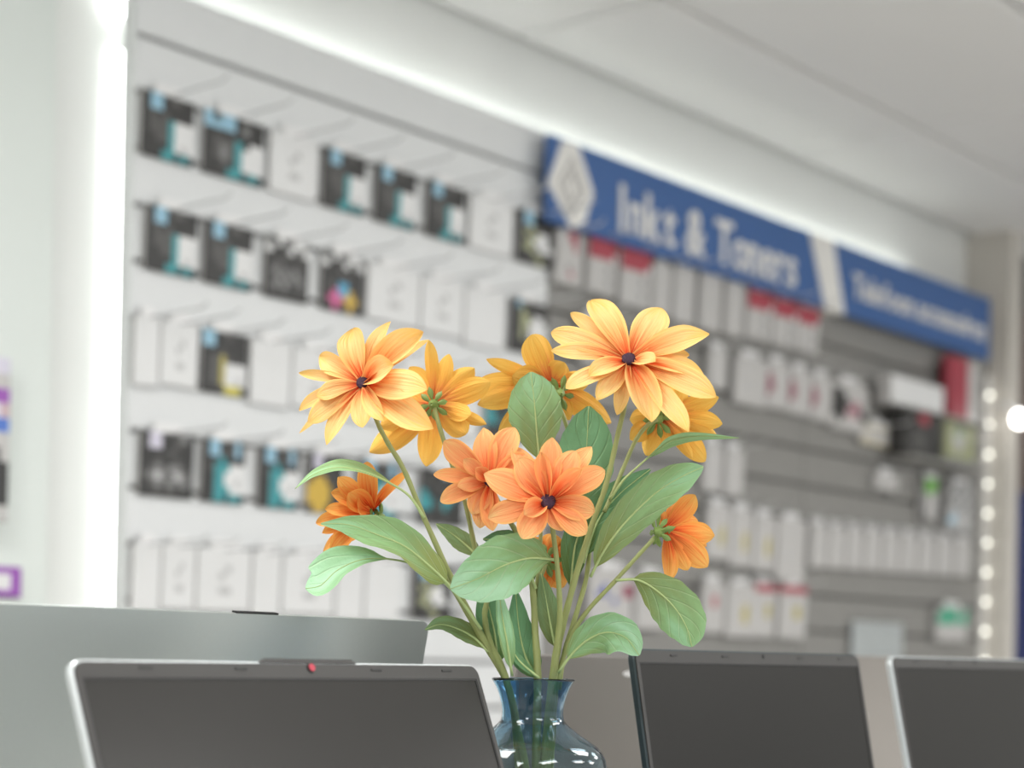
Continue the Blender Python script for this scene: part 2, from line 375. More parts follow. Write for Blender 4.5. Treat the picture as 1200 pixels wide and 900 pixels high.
# ------------------------------------------------------------------ slat wall panels
GZ = [2.051 - 0.0996 * k for k in range(-1, 22)]     # groove heights, first is the panel top
XL0, XL1, XR0, XR1 = 2.15, 3.338, 3.342, 5.655
XM = (XR0 + XR1) / 2
def slat_panel(x0, x1, face, back, label):
    t = empty('slat_panel', ((x0 + x1) / 2, YW + 0.02, 0))
    MB().box(x0, x1, YW + 0.014, YW + 0.034, 0.0, GZ[0] + 0.002).build('backing_board', back, t)
    if face == 'slat_white': MB().box(x0 - 0.004, x0, YW + 0.001, YW + 0.034, 0.0, GZ[0] + 0.002).build('end_cap', 'slat_white', t)
    first = None
    h = 0.0996 - 0.0085
    for k in range(len(GZ) - 1):
        zt = GZ[k] - 0.0042; zb = zt - h
        if first is None:
            c = 0.003
            m = MB(); y0 = YW; y1 = YW + 0.015
            v = []
            for x in (x0, x1):
                v += [(x, y1, zb), (x, y0 + c, zb), (x, y0, zb + c), (x, y0, zt - c), (x, y0 + c, zt), (x, y1, zt)]
            f = [tuple(range(5, -1, -1)), tuple(range(6, 12))] + [(i, (i + 1) % 6, (i + 1) % 6 + 6, i + 6) for i in range(6)]
            m.add(v, f); first = m.build('slat', face, t)
        else:
            share(first, 'slat', ((x0 + x1) / 2, YW + 0.0075, zb), t)
    return tag(t, label, 'slat wall', 'slat wall panels')
slat_panel(XL0, XL1, 'slat_white', 'slat_back', 'white slat wall panel hung with ink cartons, left of the blue sign')
slat_panel(XR0, XM - 0.002, 'slat_grey', 'slat_grey_back', 'grey slat wall panel under the larger blue sign lettering')
slat_panel(XM + 0.002, XR1, 'slat_grey', 'slat_grey_back', 'grey slat wall panel under the smaller blue sign lettering, by the pillar')

# LED strips
tag(MB().box(2.158, 2.184, YB - 0.012, YB - 0.001, 0.0, 2.04).build('led_strip', 'led'), 'bright vertical light strip along the left edge of the white slat wall', 'light strip')
qc = onY(141, 4, YB - 0.015)
tag(MB().box(qc.x - 0.014, qc.x + 0.014, YB - 0.03, YB - 0.001, qc.z - 0.02, qc.z + 0.03).build('led_connector', 'led'), 'small glowing light connector above the vertical light strip', 'light')
tag(MB().box(2.2, 5.235, YW + 0.035, YW + 0.038, GZ[0] - 0.030, GZ[0] - 0.002).build('cove_light_strip', 'led_cove'), 'long light strip hidden behind the top of the slat wall', 'light strip')
lx = 5.648
ls = empty('diode_strip', (lx, YW - 0.02, 0))
MB().box(lx - 0.02, lx + 0.006, YW - 0.012, YW, 0.0, 1.9).build('carrier', 'sign_white', ls)
dp = None
for k in range(16):
    z = onY(1152, 463, YW).z - 0.0945 * k
    if z < 0.4: break
    if dp is None: dp = MB().lathe((lx - 0.008, YW - 0.016, z), [(0.001, -0.006), (0.005, -0.004), (0.006, 0), (0.005, 0.004), (0.001, 0.006)], 10).build('diode', 'led_diode', ls, True)
    else: share(dp, 'diode', (lx - 0.008, YW - 0.016, z - 0.006), ls)
tag(ls, 'vertical strip of separate light dots beside the beige pillar', 'light strip')

# ------------------------------------------------------------------ signs
def text_mesh(txt, size, off):
    cu = bpy.data.curves.new('t', 'FONT'); cu.body = txt; cu.size = size; cu.offset = off; cu.extrude = 0.003
    o = bpy.data.objects.new('t', cu); COL.objects.link(o)
    dg = bpy.context.evaluated_depsgraph_get(); me = bpy.data.meshes.new_from_object(o.evaluated_get(dg))
    v = [q.co.copy() for q in me.vertices]; f = [tuple(q.vertices) for q in me.polygons]
    bpy.data.objects.remove(o); return v, f
YS = YW - 0.045
def lettering(txt, pxa, pxb, z, cap, parent, off):
    adv = 0.0; parts = []
    for ch in txt:
        if ch == ' ': adv += 0.26; continue
        v, f = text_mesh(ch, 1.0, off)
        a, b = min(q.x for q in v), max(q.x for q in v)
        gap = 0.03 if ch in 'to' and parts and parts[-1][3] == 'T' else 0.10
        parts.append((v, f, adv - a, ch)); adv += b - a + (0.03 if ch == 'T' else 0.17 if ch == 'I' else gap)
    capv = 0.70; xa, xb = xAt(pxa, YS, z), xAt(pxb, YS, z)
    for v, f, ox, ch in parts:
        vv = [Vector((xa + (q.x + ox) / adv * (xb - xa), YS - 0.002 - q.z, z + q.y / capv * cap)) for q in v]
        obj('letter', vv, f, 'sign_white', parent)
ST, SB = onY(680, 170, YS).z, onY(680, 270, YS).z
sx0 = xAt(643, YS, 2.05)
def board(pts, m, name, par, y0=YS, y1=YS + 0.012): return MB().prism(pts, y0, y1, 0, None).build(name, m, par)
a_t, a_b = xAt(948, YS, ST), xAt(966, YS, SB)
b_t, b_b = xAt(977, YS, ST), xAt(990, YS, SB)
xe_ = xAt(1160, YS, 2.05)
sg = empty('shop_sign', ((sx0 + a_t) / 2, YS, SB))
board([(sx0, SB), (a_b, SB), (a_t, ST), (sx0, ST)][::-1][::-1], 'sign_blue', 'sign_board', sg)
lettering('Inkt & Toners', 725, 934, SB + 0.030, 0.108, sg, 0.012)
hx = []
for px, py in ((669, 268), (684, 262), (694, 226), (676, 170), (658, 165), (641, 214)):
    q = onY(px, py, YS); hx.append((q.x, q.z))
emb = board(hx, 'sign_white', 'emblem', sg, YS - 0.004, YS)
hc = onY(668, 220, YS)
def rring(rx, rz, th, nm):
    o_ = [(0, -rz), (rx, 0), (0, rz), (-rx, 0)]; k = 1 - th / rx
    v = [(hc.x + x, YS - 0.006, hc.z + z) for x, z in o_] + [(hc.x + x * k, YS - 0.006, hc.z + z * k) for x, z in o_]
    v += [(x, YS - 0.0035, z) for x, _, z in v]
    f = []
    for i in range(4):
        j = (i + 1) % 4; f += [(i, j, j + 4, i + 4), (i + 8, i, i + 4, i + 12) if False else (i, i + 8, j + 8, j), (i + 4, j + 4, j + 12, i + 12)]
    return obj(nm, v, f, 'sign_grey', emb)
rring(0.05, 0.068, 0.007, 'emblem_outline'); rring(0.028, 0.038, 0.006, 'emblem_outline')
for x in (sx0 + 0.2, a_t - 0.2): MB().box(x - 0.01, x + 0.01, YS + 0.012, YW, ST - 0.06, ST - 0.04).build('bracket', 'wire', sg)
tag(sg, 'blue shop sign with white emblem and large lettering about ink and toners', 'sign', 'shop signs')
dv = board([(a_b + 0.004, SB), (b_b - 0.004, SB), (b_t - 0.004, ST), (a_t + 0.004, ST)], 'sign_white', 'sign_divider', None, YS - 0.002, YW)
tag(dv, 'slanted white divider between the two blue sign boards', 'sign panel')
sg2 = empty('shop_sign', ((b_t + xe_) / 2, YS, SB))
board([(b_b, SB), (xe_, SB), (xe_, ST), (b_t, ST)], 'sign_blue', 'sign_board', sg2)
lettering('Telefoon accessoires', 999, 1154, SB + 0.055, 0.068, sg2, 0.01)
for x in (b_t + 0.2, xe_ - 0.2): MB().box(x - 0.01, x + 0.01, YS + 0.012, YW, ST - 0.06, ST - 0.04).build('bracket', 'wire', sg2)
tag(sg2, 'blue shop sign with small white lettering about phone accessories, near the pillar', 'sign', 'shop signs')

# ------------------------------------------------------------------ hanging packs
PC = {'K': (0.030, 0.029, 0.028), 'G': (0.085, 0.083, 0.08), 'M': (0.22, 0.22, 0.22), 'W': (0.74, 0.745, 0.745), 'T': (0.045, 0.30, 0.33), 'B': (0.30, 0.52, 0.66),
      'Y': (0.62, 0.55, 0.10), 'P': (0.62, 0.12, 0.30), 'C': (0.08, 0.36, 0.56), 'O': (0.60, 0.40, 0.06), 'R': (0.38, 0.05, 0.075), 'S': (0.50, 0.50, 0.50),
      'L': (0.62, 0.60, 0.70), 'D': (0.30, 0.08, 0.12), 'g': (0.16, 0.42, 0.08), 'e': (0.07, 0.38, 0.24), 'V': (0.30, 0.08, 0.42), 'U': (0.07, 0.17, 0.55), 'w': (0.51, 0.50, 0.49),
      'd': (0.014, 0.05, 0.06), 'y': (0.42, 0.36, 0.08), 'o': (0.36, 0.38, 0.22), 'N': (0.10, 0.12, 0.36), 'b': (0.62, 0.56, 0.40), 'p': (0.55, 0.40, 0.42)}
PAT = {
 'teal': ['KBBKGGKK', 'KBBKKKKK', 'KGKGKKKK', 'KGGGTWWW', 'KGGGTWWW', 'KKGGTWWW', 'KKKKTWSW', 'KKKTTdTd'],
 'teal2': ['BKBBKGKK', 'BBBBKMKK', 'KKKKKKKK', 'KGGGTKWW', 'KGMGTWWW', 'KGMGTWWW', 'KKGKTWWW', 'KKKTTdTd'],
 'teal3': ['KBBKKGBK', 'KBBGKGBK', 'KKdTdKKK', 'KGTTTWWW', 'KKTTWWWW', 'KKTTWWSW', 'KKTTTWWW', 'KKTTdTTd'],
 'yellow': ['BBKKGKKK', 'BBKKKKKK', 'KKKGKKKK', 'KGGyGKKK', 'KGGyWWWW', 'KGGyWWWW', 'KGGyWWSW', 'KKKGYYYG'],
 'wire': ['MKWKMWWM', 'WKKKWKMW', 'KKKGKKKG', 'KGGKKGKK', 'KMGMGMGK', 'KGMGMGMK', 'KMGMKKGK', 'KKKKKKKK'],
 'colour': ['MKWKMWWM', 'WKKKWKMW', 'KKKGKKKK', 'KKKKGKKK', 'KGKCCKKK', 'KKPCCOKK', 'KPPPOOOK', 'KKPKKOKK'],
 'mono': ['KLLKKGMK', 'KLLKKGKK', 'KKKKGKKK', 'KKGKKGKK', 'KGMGMMGK', 'GMSMGSMG', 'KGMGMGMK', 'KKGKGKKK'],
 'gold': ['KLLKKGKK', 'KLLKKKKK', 'KKKKGKKK', 'KOOOKKGK', 'OOOOOKKK', 'OOOOOKGK', 'OOOOOKKK', 'KOOOKKKK'],
 'dark': ['KKKKBKKK', 'KGKKKKGK', 'KKKGKKKK', 'TKKKKTKK', 'TTKKTTKK', 'TTKGTKKK', 'KKKKKKKK', 'KGKKGKKK'],
 'olive': ['KBKKKKKK', 'KKoKKGKK', 'KKooKWWK', 'KKooWWWW', 'KKoKWWWW', 'KGoKWWWW', 'KKKKKWWW', 'KKKGoooK'],
 'green': ['KBBKKGKK', 'KBBKKKKK', 'KGoGKGKK', 'KoGoWWKK', 'KGoWWWKK', 'KooGWWWK', 'KKGoKKKK', 'KKKKoGKK'],
 'white': ['WWWWWWWW', 'WWWWWWWW', 'WWWWSWWW', 'WWWSWWWW', 'WWWWWWWW', 'WWWSSWWW', 'WWWWWWWW', 'WWWWWWWW'],
 'plain': ['WWWWWWWW'] * 8,
 'redtop': ['RRRRRRRR', 'RRRRRRRR', 'RRRRRRRW', 'wwwwwwww', 'wwwwwMww', 'wwwwSwww', 'wwwwwMww', 'wwwwwwww'],
 'redtag': ['wwwRRRww', 'wwwwRRww', 'wwwwwRww', 'wwwwwwww', 'wwwwwwww', 'wwwMwwww', 'wwwpRwww', 'wwwwwwww'],
 'grey': ['wwwwwwww', 'wwwSwwww', 'wwwwwwww', 'wwwwwwww', 'wwSSwwww', 'wwwwwwww', 'wwwwwwww', 'wwwwwwww'],
 'oval': ['wwwwwwww', 'wwwwwwww', 'Dwwwwwww', 'DDwwwwww', 'DDwwwwww', 'Dwwwwwww', 'wwwwwwww', 'wwwwwwww'],
 'goldspot': ['wwwwwwww', 'wwwwwwww', 'wwwwwwww', 'wwwwbyww', 'wwwwyyww', 'wwwwbyww', 'wwwwwwww', 'wwwwwwww'],
 'reddot': ['wwwwwwww', 'wwwwwwww', 'wwwRRwww', 'wwwRRwww', 'wwwwwwww', 'wwwwwwww', 'wwwwwwww', 'wwwwwwww'],
 'bluedot': ['wwwwwwww', 'wwwwwwww', 'wwNwwwDD', 'wNNwwwDD', 'wwwwNwww', 'wwwwwwww', 'wwwwwwww', 'wwwwwwww'],
 'redband': ['RRRRRRRR', 'wwwwwwww', 'wwwwwwww', 'wwwwyyww', 'wwwwyyww', 'wwwwwwww', 'wwwwwwww', 'wwwwwwww'],
 'blackred': ['KKKRRKKK', 'KKKRRKKK', 'KKKKKKKK', 'KKGGKKKK', 'KKGGKKKK', 'KGGGGKKK', 'KKGGKKKK', 'KKKKKKKK'],
 'blackwhite': ['wwwwwwww', 'KKwwwwww', 'KKKwwwww', 'KKKKpDww', 'KKKpDDKw', 'KKKpppKK', 'wKwwwwwK', 'wwwwwwww'],
 'greengrey': ['oooooooo', 'oooMMooo', 'ooSgSooo', 'ooSSSooo', 'ooSSSooo', 'oooSoooo', 'oooooooo', 'MMMMMMMM'],
 'redwhite': ['RRRRRwww', 'RRRRRwww', 'RRRRRwww', 'RRRRRwww', 'RRRRRwww', 'RRRRRwww', 'RRRRRwww', 'RRRRRwww'],
 'greentop': ['KgggggKK', 'KgggggKK', 'MggggwMM', 'MMwwwwMM', 'MMwwwwMM', 'MMwwwwMM', 'MMwwwwMM', 'KMwwwwMK'],
 'clear': ['MSMMSMSM', 'SMMSMMSM', 'MSSMSSMM', 'MSMMSMSM', 'SSSMMSSM', 'SBSSSSMS', 'BBSwwSSM', 'SSSMSSSM'],
 'teal_w': ['weeeewwe', 'eeeeewee', 'eeeeeeee', 'eeeeewee', 'wwwwwwww', 'wwwwwwww', 'wwwwwwww', 'wwwwwwww'],
 'cream': ['bbbbbbbb', 'wwwwwwww', 'wwwwwwww', 'wwwwwwww', 'wwwwwwww', 'bbwwwwbb', 'wwwwwwww', 'bbbbbbbb'],
 'display_box': ['LLLLLLLL', 'wwwwwwww', 'VLVLVLVV', 'ppLpLpLp', 'UUUUUUUU', 'wwwwwwww', 'wGKKKKKw', 'wKwwwKKK', 'wKwwwwKK', 'wwwwwwKK', 'wwwwwwww'],
 'card': ['VVVVVVVV', 'WWWWWWWV', 'WSSSSWWV', 'WWWWWWWV', 'VVVVVVVV'],
}
def print_face(mesh, cols):
    at = mesh.attributes.new('print', 'FLOAT_COLOR', 'FACE')
    at.data.foreach_set('color', np.array(cols, dtype=float).ravel())
def pack(name, pat, x0, x1, zt, zb, yb, dep, tilt=0.0, parent=None, tab=True, side='w'):
    """a printed carton hanging with its back at y=yb; the front print is a grid of faces"""
    P = PAT[pat]; nr, nc = len(P), len(P[0])
    T = lambda q: Vector((q[0], yb + (q[1] - yb) * math.cos(tilt) - (q[2] - zb) * math.sin(tilt), zb + (q[2] - zb) * math.cos(tilt) - 0 * q[1]))
    v = []; f = []; c = []
    yf = yb - dep; e = min(0.003, (x1 - x0) * 0.06)
    for r in range(nr + 1):
        for k in range(nc + 1):
            v.append((x0 + e + (x1 - x0 - 2 * e) * k / nc, yf, zt - e - (zt - zb - 2 * e) * r / nr))
    for r in range(nr):
        for k in range(nc):
            a = r * (nc + 1) + k; f.append((a, a + nc + 1, a + nc + 2, a + 1)); c.append(PC[P[r][k]] + (1,))
    # chamfer ring and box sides
    co = [0, nc, (nr + 1) * (nc + 1) - 1, nr * (nc + 1)]
    n = len(v)
    top = [i for i in range(nc + 1)]; bot = [nr * (nc + 1) + i for i in range(nc + 1)]
    lef = [r * (nc + 1) for r in range(nr + 1)]; rig = [r * (nc + 1) + nc for r in range(nr + 1)]
    ring = top + rig[1:] + bot[::-1][1:] + lef[::-1][1:-1]
    m = len(ring); sc_ = PC[side] + (1,)
    for y in (yf + e, yb):
        for i in ring:
            p = v[i]; q = [p[0], y, p[2]]
            if i in top: q[2] = zt
            if i in bot: q[2] = zb
            if i in lef: q[0] = x0
            if i in rig: q[0] = x1
            v.append(tuple(q))
    for i in range(m):
        j = (i + 1) % m
        ri, rj = divmod(min(ring[i], ring[j]), nc + 1); ri = min(ri, nr - 1); rj = min(rj, nc - 1)
        f.append((ring[i], ring[j], n + j, n + i)); c.append(PC[P[ri][rj]] + (1,))
        f.append((n + i, n + j, n + m + j, n + m + i)); c.append(sc_)
    f.append(tuple(n + m + i for i in range(m))); c.append(sc_)
    v = [T(Vector(q)) for q in v]
    o = obj(name, v, f, 'printed_carton', parent)
    print_face(o.data, c)
    if tab:
        cx = (x0 + x1) / 2; w = (x1 - x0) * 0.26
        tb = MB().prism(rrect(cx - w, cx + w, zt - 0.004, zt + 0.018, 0.006, 3, False), yb - dep * 0.5 - 0.001, yb - dep * 0.5, 0, T).build('hang_tab', 'white_plastic', o)
    return o
HK = {}
def hook(x, z, ln, label, group):
    key = round(ln, 3)
    base = Vector((x, YW + 0.002, z))
    t = empty('display_hook', base)
    if key not in HK:
        a = MB().box(x - 0.012, x + 0.012, YW - 0.002, YW + 0.006, z - 0.004, z + 0.02).build('hook_plate', 'wire', t)
        b = MB().tube([base, base + Vector((0, -ln * 0.9, 0.004)), base + Vector((0, -ln, 0.012))], 0.0022, 6).build('prong', 'wire', t)
        HK[key] = (a, b, base)
    else:
        a, b, b0 = HK[key]
        for s in (a, b): share(s, s.name.split('.')[0], WO[s] - b0 + base, t)
    return tag(t, label, 'hook', group)
ROWN = {1: 'top', 3: 'second', 5: 'third', 7: 'fourth', 9: 'fifth', 11: 'lowest'}
DESC = {'teal': 'black and teal ink carton with white corner', 'teal2': 'black and teal ink carton with two pale blue dots', 'teal3': 'dark teal ink carton with white corner',
        'yellow': 'black ink carton with yellow edge and white corner', 'wire': 'black ink carton with grey print', 'colour': 'black ink carton with pink, blue and yellow dots',
        'mono': 'black ink carton with grey pattern', 'gold': 'black ink carton with a golden patch', 'dark': 'dark carton with teal marks', 'olive': 'black ink carton with olive stripe', 'green': 'black and green carton',
        'white': 'white ink carton with small grey print', 'plain': 'plain white ink carton'}
ROWS = {
 1: [('teal', 168, 229), ('teal2', 241, 311), ('white', 319, 374), ('teal', 381, 430), ('teal', 442, 489), ('teal', 502, 546), ('white', 553, 602), ('green', 608, 655)],
 3: [('teal', 173, 233), ('teal', 242, 298), ('wire', 313, 364), ('colour', 379, 428), ('white', 433, 488), ('white', 496, 540), ('plain', 547, 594), ('olive', 600, 642)],
 5: [('plain', 160, 187), ('white', 191, 234), ('yellow', 239, 291), ('plain', 296, 340), ('white', 345, 395), ('plain', 402, 450), ('white', 460, 508), ('plain', 520, 562), ('dark', 572, 616)],
 7: [('mono', 166, 229), ('teal3', 239, 289), ('teal3', 305, 352), ('gold', 362, 404), ('teal3', 420, 470), ('dark', 494, 545), ('white', 556, 600), ('white', 606, 636)],
 9: [('plain', 158, 186), ('white', 192, 226), ('white', 233, 290), ('plain', 298, 326), ('white', 333, 388), ('plain', 396, 424), ('plain', 430, 470), ('green', 486, 532), ('white', 545, 590), ('white', 600, 636)],
}
for r, items in ROWS.items():
    z = 2.051 - 0.0996 * r
    for i, (pt, a, b) in enumerate(items):
        if pt in ('white', 'plain') and i + 1 < len(items) and items[i + 1][0] in ('white', 'plain'): b = items[i + 1][1] - 2
        yb = YW - 0.0035
        x0, x1 = xAt(a, yb - 0.012, z), xAt(b, yb - 0.012, z)
        pl = '%s from left, %s row' % (ORD[i], ROWN[r])
        o = pack('ink_carton', pt, x0, x1, z + 0.002, z - (0.112 if pt not in ('plain',) else 0.120), yb, 0.009, 0.035)
        tag(o, DESC[pt] + ', ' + pl, 'ink carton', 'ink cartons on the white slat wall')
        hook((x0 + x1) / 2, z + 0.0, 0.17, 'thin wire hook of the %s ink carton from left, %s row' % (ORD[i], ROWN[r]), 'display hooks on the white slat wall')

# right-hand grey panels: (pattern, px centre, py centre, px width, px height, description)
RD = [
 ('redtag', 668, 303, 30, 62, 'white blister pack with a red corner tag just right of the white slat wall'),
 ('redtop', 706, 312, 32, 64, 'white blister pack with a red top under the emblem of the blue sign'),
 ('redtop', 745, 326, 34, 66, 'white blister pack with a red top under the first letters of the blue sign'),
 ('grey', 776, 338, 20, 58, 'narrow pale pack right of the two red-topped blister packs'),
 ('grey', 802, 346, 24, 66, 'tall pale carton, first of three under the ampersand of the sign'),
 ('grey', 833, 354, 24, 66, 'tall pale carton, second of three under the ampersand of the sign'),
 ('grey', 861, 362, 20, 62, 'tall pale carton, third of three under the ampersand of the sign'),
 ('redtop', 890, 370, 28, 56, 'red-topped white pack, first of three under the sign lettering end'),
 ('redtop', 920, 379, 26, 54, 'red-topped white pack, second of three under the sign lettering end'),
 ('redtop', 947, 387, 24, 52, 'red-topped white pack, third of three under the sign lettering end'),
 ('reddot', 700, 398, 34, 60, 'white pack with a red dot behind the top yellow flower'),
 ('grey', 842, 432, 20, 46, 'pale pack just right of the top yellow flower'),
 ('grey', 880, 447, 36, 56, 'large blank white pack right of the top yellow flower'),
 ('oval', 912, 452, 24, 54, 'white pack with a dark red oval, first of three in second row'),
 ('oval', 938, 460, 24, 52, 'white pack with a dark red oval, second of three in second row'),
 ('oval', 963, 467, 22, 52, 'white pack with a dark red oval, third of three in second row'),
 ('blackwhite', 996, 477, 40, 56, 'black and white pack with a dull red mark right of the oval packs'),
 ('grey', 836, 548, 20, 56, 'pale narrow pack below the amber flower, first of two'),
 ('grey', 861, 554, 20, 54, 'pale narrow pack below the amber flower, second of two'),
 ('goldspot', 842, 624, 26, 64, 'white pack with a gold spot, first of four beside the orange flower'),
 ('goldspot', 869, 631, 24, 66, 'white pack with a gold spot, second of four in the fourth row'),
 ('goldspot', 896, 637, 24, 64, 'white pack with a gold spot, third of four in the fourth row'),
 ('grey', 927, 645, 32, 72, 'taller blank white pack closing the gold-spotted row'),
 ('bluedot', 716, 700, 50, 66, 'white pack with small blue marks behind the lowest right leaf'),
 ('grey', 763, 706, 34, 64, 'white pack between the flower stems and the drooping leaf'),
 ('reddot', 836, 712, 24, 60, 'white pack with a red dot just right of the drooping leaf'),
 ('goldspot', 868, 716, 32, 62, 'white pack with a gold mark in the lowest row'),
 ('redband', 896, 716, 24, 62, 'white pack with a thin red band, first of two in the lowest row'),
 ('redband', 929, 718, 30, 62, 'white pack with a thin red band, second of two in the lowest row'),
 ('clear', 1126, 595, 28, 56, 'clear silvery blister pack beside the dotted light strip'),
 ('greentop', 1091, 585, 22, 48, 'pack with a bright green top left of the clear blister pack'),
 ('grey', 1040, 565, 26, 18, 'small pale pack on the grey slat wall left of the green-topped pack'),
 ('teal_w', 1116, 732, 34, 40, 'green and white pack low beside the dotted light strip'),
 ('cream', 1032, 512, 44, 22, 'cream coloured flat pack under the black and white pack'),
]
for k in range(9):
    RD.append(('grey', 960 + k * 21, 640 + k * 1.8, 18, 50 - k, 'small pale pack, %s of nine in the close-set row towards the pillar' % ORD[k]))
def place_right(pt, px, py, pw, ph, label, dep=0.016, yb=YW - 0.008, hk=True):
    yf = yb - dep
    c = onY(px, py, yf); x0, x1 = xAt(px - pw / 2, yf, c.z), xAt(px + pw / 2, yf, c.z)
    d = proj(c)[2]; h = ph * d / FPX
    zt = c.z + h / 2
    # hang from the nearest groove above
    g = min((q for q in GZ if q >= zt - 0.03), key=lambda q: abs(q - zt))
    o = pack('accessory_pack', pt, x0, x1, zt, zt - h, yb, dep, 0.04)
    tag(o, label, 'accessory pack', 'packs on the grey slat wall')
    if hk:
        hl = 'hook of ' + label.replace('white blister pack with a', 'pack with').replace(' just right of', ' right of').replace(' under the ', ' under ')
        hook((x0 + x1) / 2, zt + 0.004, 0.12, hl, 'display hooks on the grey slat wall')
        if len(hl.split()) > 16: print('LONG', hl)
for it in RD: place_right(*it)
# small shelf by the pillar with boxes standing on it
q = onY(1090, 538, YW - 0.07)
tag(MB().box(xAt(1035, YW, q.z), 5.50, YW - 0.09, YW, q.z - 0.006, q.z).build('wall_shelf', 'shelf_grey'), 'shallow grey shelf on the slat wall beside the pillar', 'shelf')
def stand(pt, pxa, pxb, ztop_py, zb, label, dep=0.03, y=YW - 0.03, cat='box', side='w'):
    x0, x1 = xAt(pxa, y - dep, zb), xAt(pxb, y - dep, zb)
    zt = onY((pxa + pxb) / 2, ztop_py, y - dep).z
    tag(pack('product_box', pt, x0, x1, zt, zb, y, dep, 0, None, False, side), label, cat, 'boxes on the small wall shelf')
    return zt
z1 = stand('blackred', 1060, 1104, 484, q.z, 'black box with a small red mark on the grey shelf', 0.05, side='K')
stand('greengrey', 1108, 1142, 490, q.z, 'grey-green box on the grey shelf beside the pillar', 0.03, side='o')
q2 = onY(1085, 482, YW - 0.07)
tag(MB().box(xAt(1035, YW, q2.z), 5.50, YW - 0.09, YW, q2.z - 0.006, q2.z).build('wall_shelf', 'shelf_grey'), 'upper narrow grey shelf on the slat wall, under the white box', 'shelf')
stand('plain', 1045, 1106, 446, q2.z, 'plain white box on the upper narrow shelf', 0.05)
stand('redwhite', 1113, 1146, 420, q2.z, 'upright red and white box on the upper narrow shelf', 0.03, side='R')
# acrylic sheet low on the right panel
tag(MB().prism(rrect(xAt(1005, YW - 0.03, 1.06), xAt(1062, YW - 0.03, 1.06), 0.94, 1.09, 0.006), YW - 0.02, YW - 0.008, 0.002).build('blank_display_card', 'silver_edge'), 'blank bluish grey display card low on the grey slat wall', 'display card')

# display panel at the far left with a product box and a price card
YD = 2.63
dpx = xAt(59, YD, 1.5)
struct(MB().box(0.6, dpx, YD, YB - 0.002, 0.0, CEIL_Z - 0.002).build('trim_2', 'side_panel'), 'smooth white wall panel at the left edge of the picture')
o = pack('product_box', 'display_box', xAt(-70, YD - 0.05, 1.4), xAt(15, YD - 0.05, 1.4), onY(10, 419, YD - 0.05).z, onY(10, 612, YD - 0.05).z, YD - 0.001, 0.045, 0, None, False)
tag(o, 'white box with purple and blue stripes and a black shape, at the left edge', 'box')
o = pack('price_card', 'card', xAt(-70, YD - 0.02, 1.15), xAt(30, YD - 0.02, 1.15), onY(15, 664, YD - 0.02).z, onY(15, 700, YD - 0.02).z, YD - 0.001, 0.012, 0, None, False)
tag(o, 'white price card with a purple border below the striped box', 'price card')

# ------------------------------------------------------------------ table
TZ = 0.73
tb = empty('laptop_table', (1.35, 0.95, 0))
MB().prism(rrect(0.35, 3.0, TZ - 0.03, TZ, 0.006, 3), 0.45, 1.5, 0.004).build('table_top', 'table_top', tb)
for x in (0.45, 2.9):
    for y in (0.52, 1.43): MB().tube([(x, y, 0), (x, y, TZ - 0.03)], 0.022, 12).build('leg', 'table_leg', tb, True)
tag(tb, 'pale table carrying the laptops and the vase', 'table')

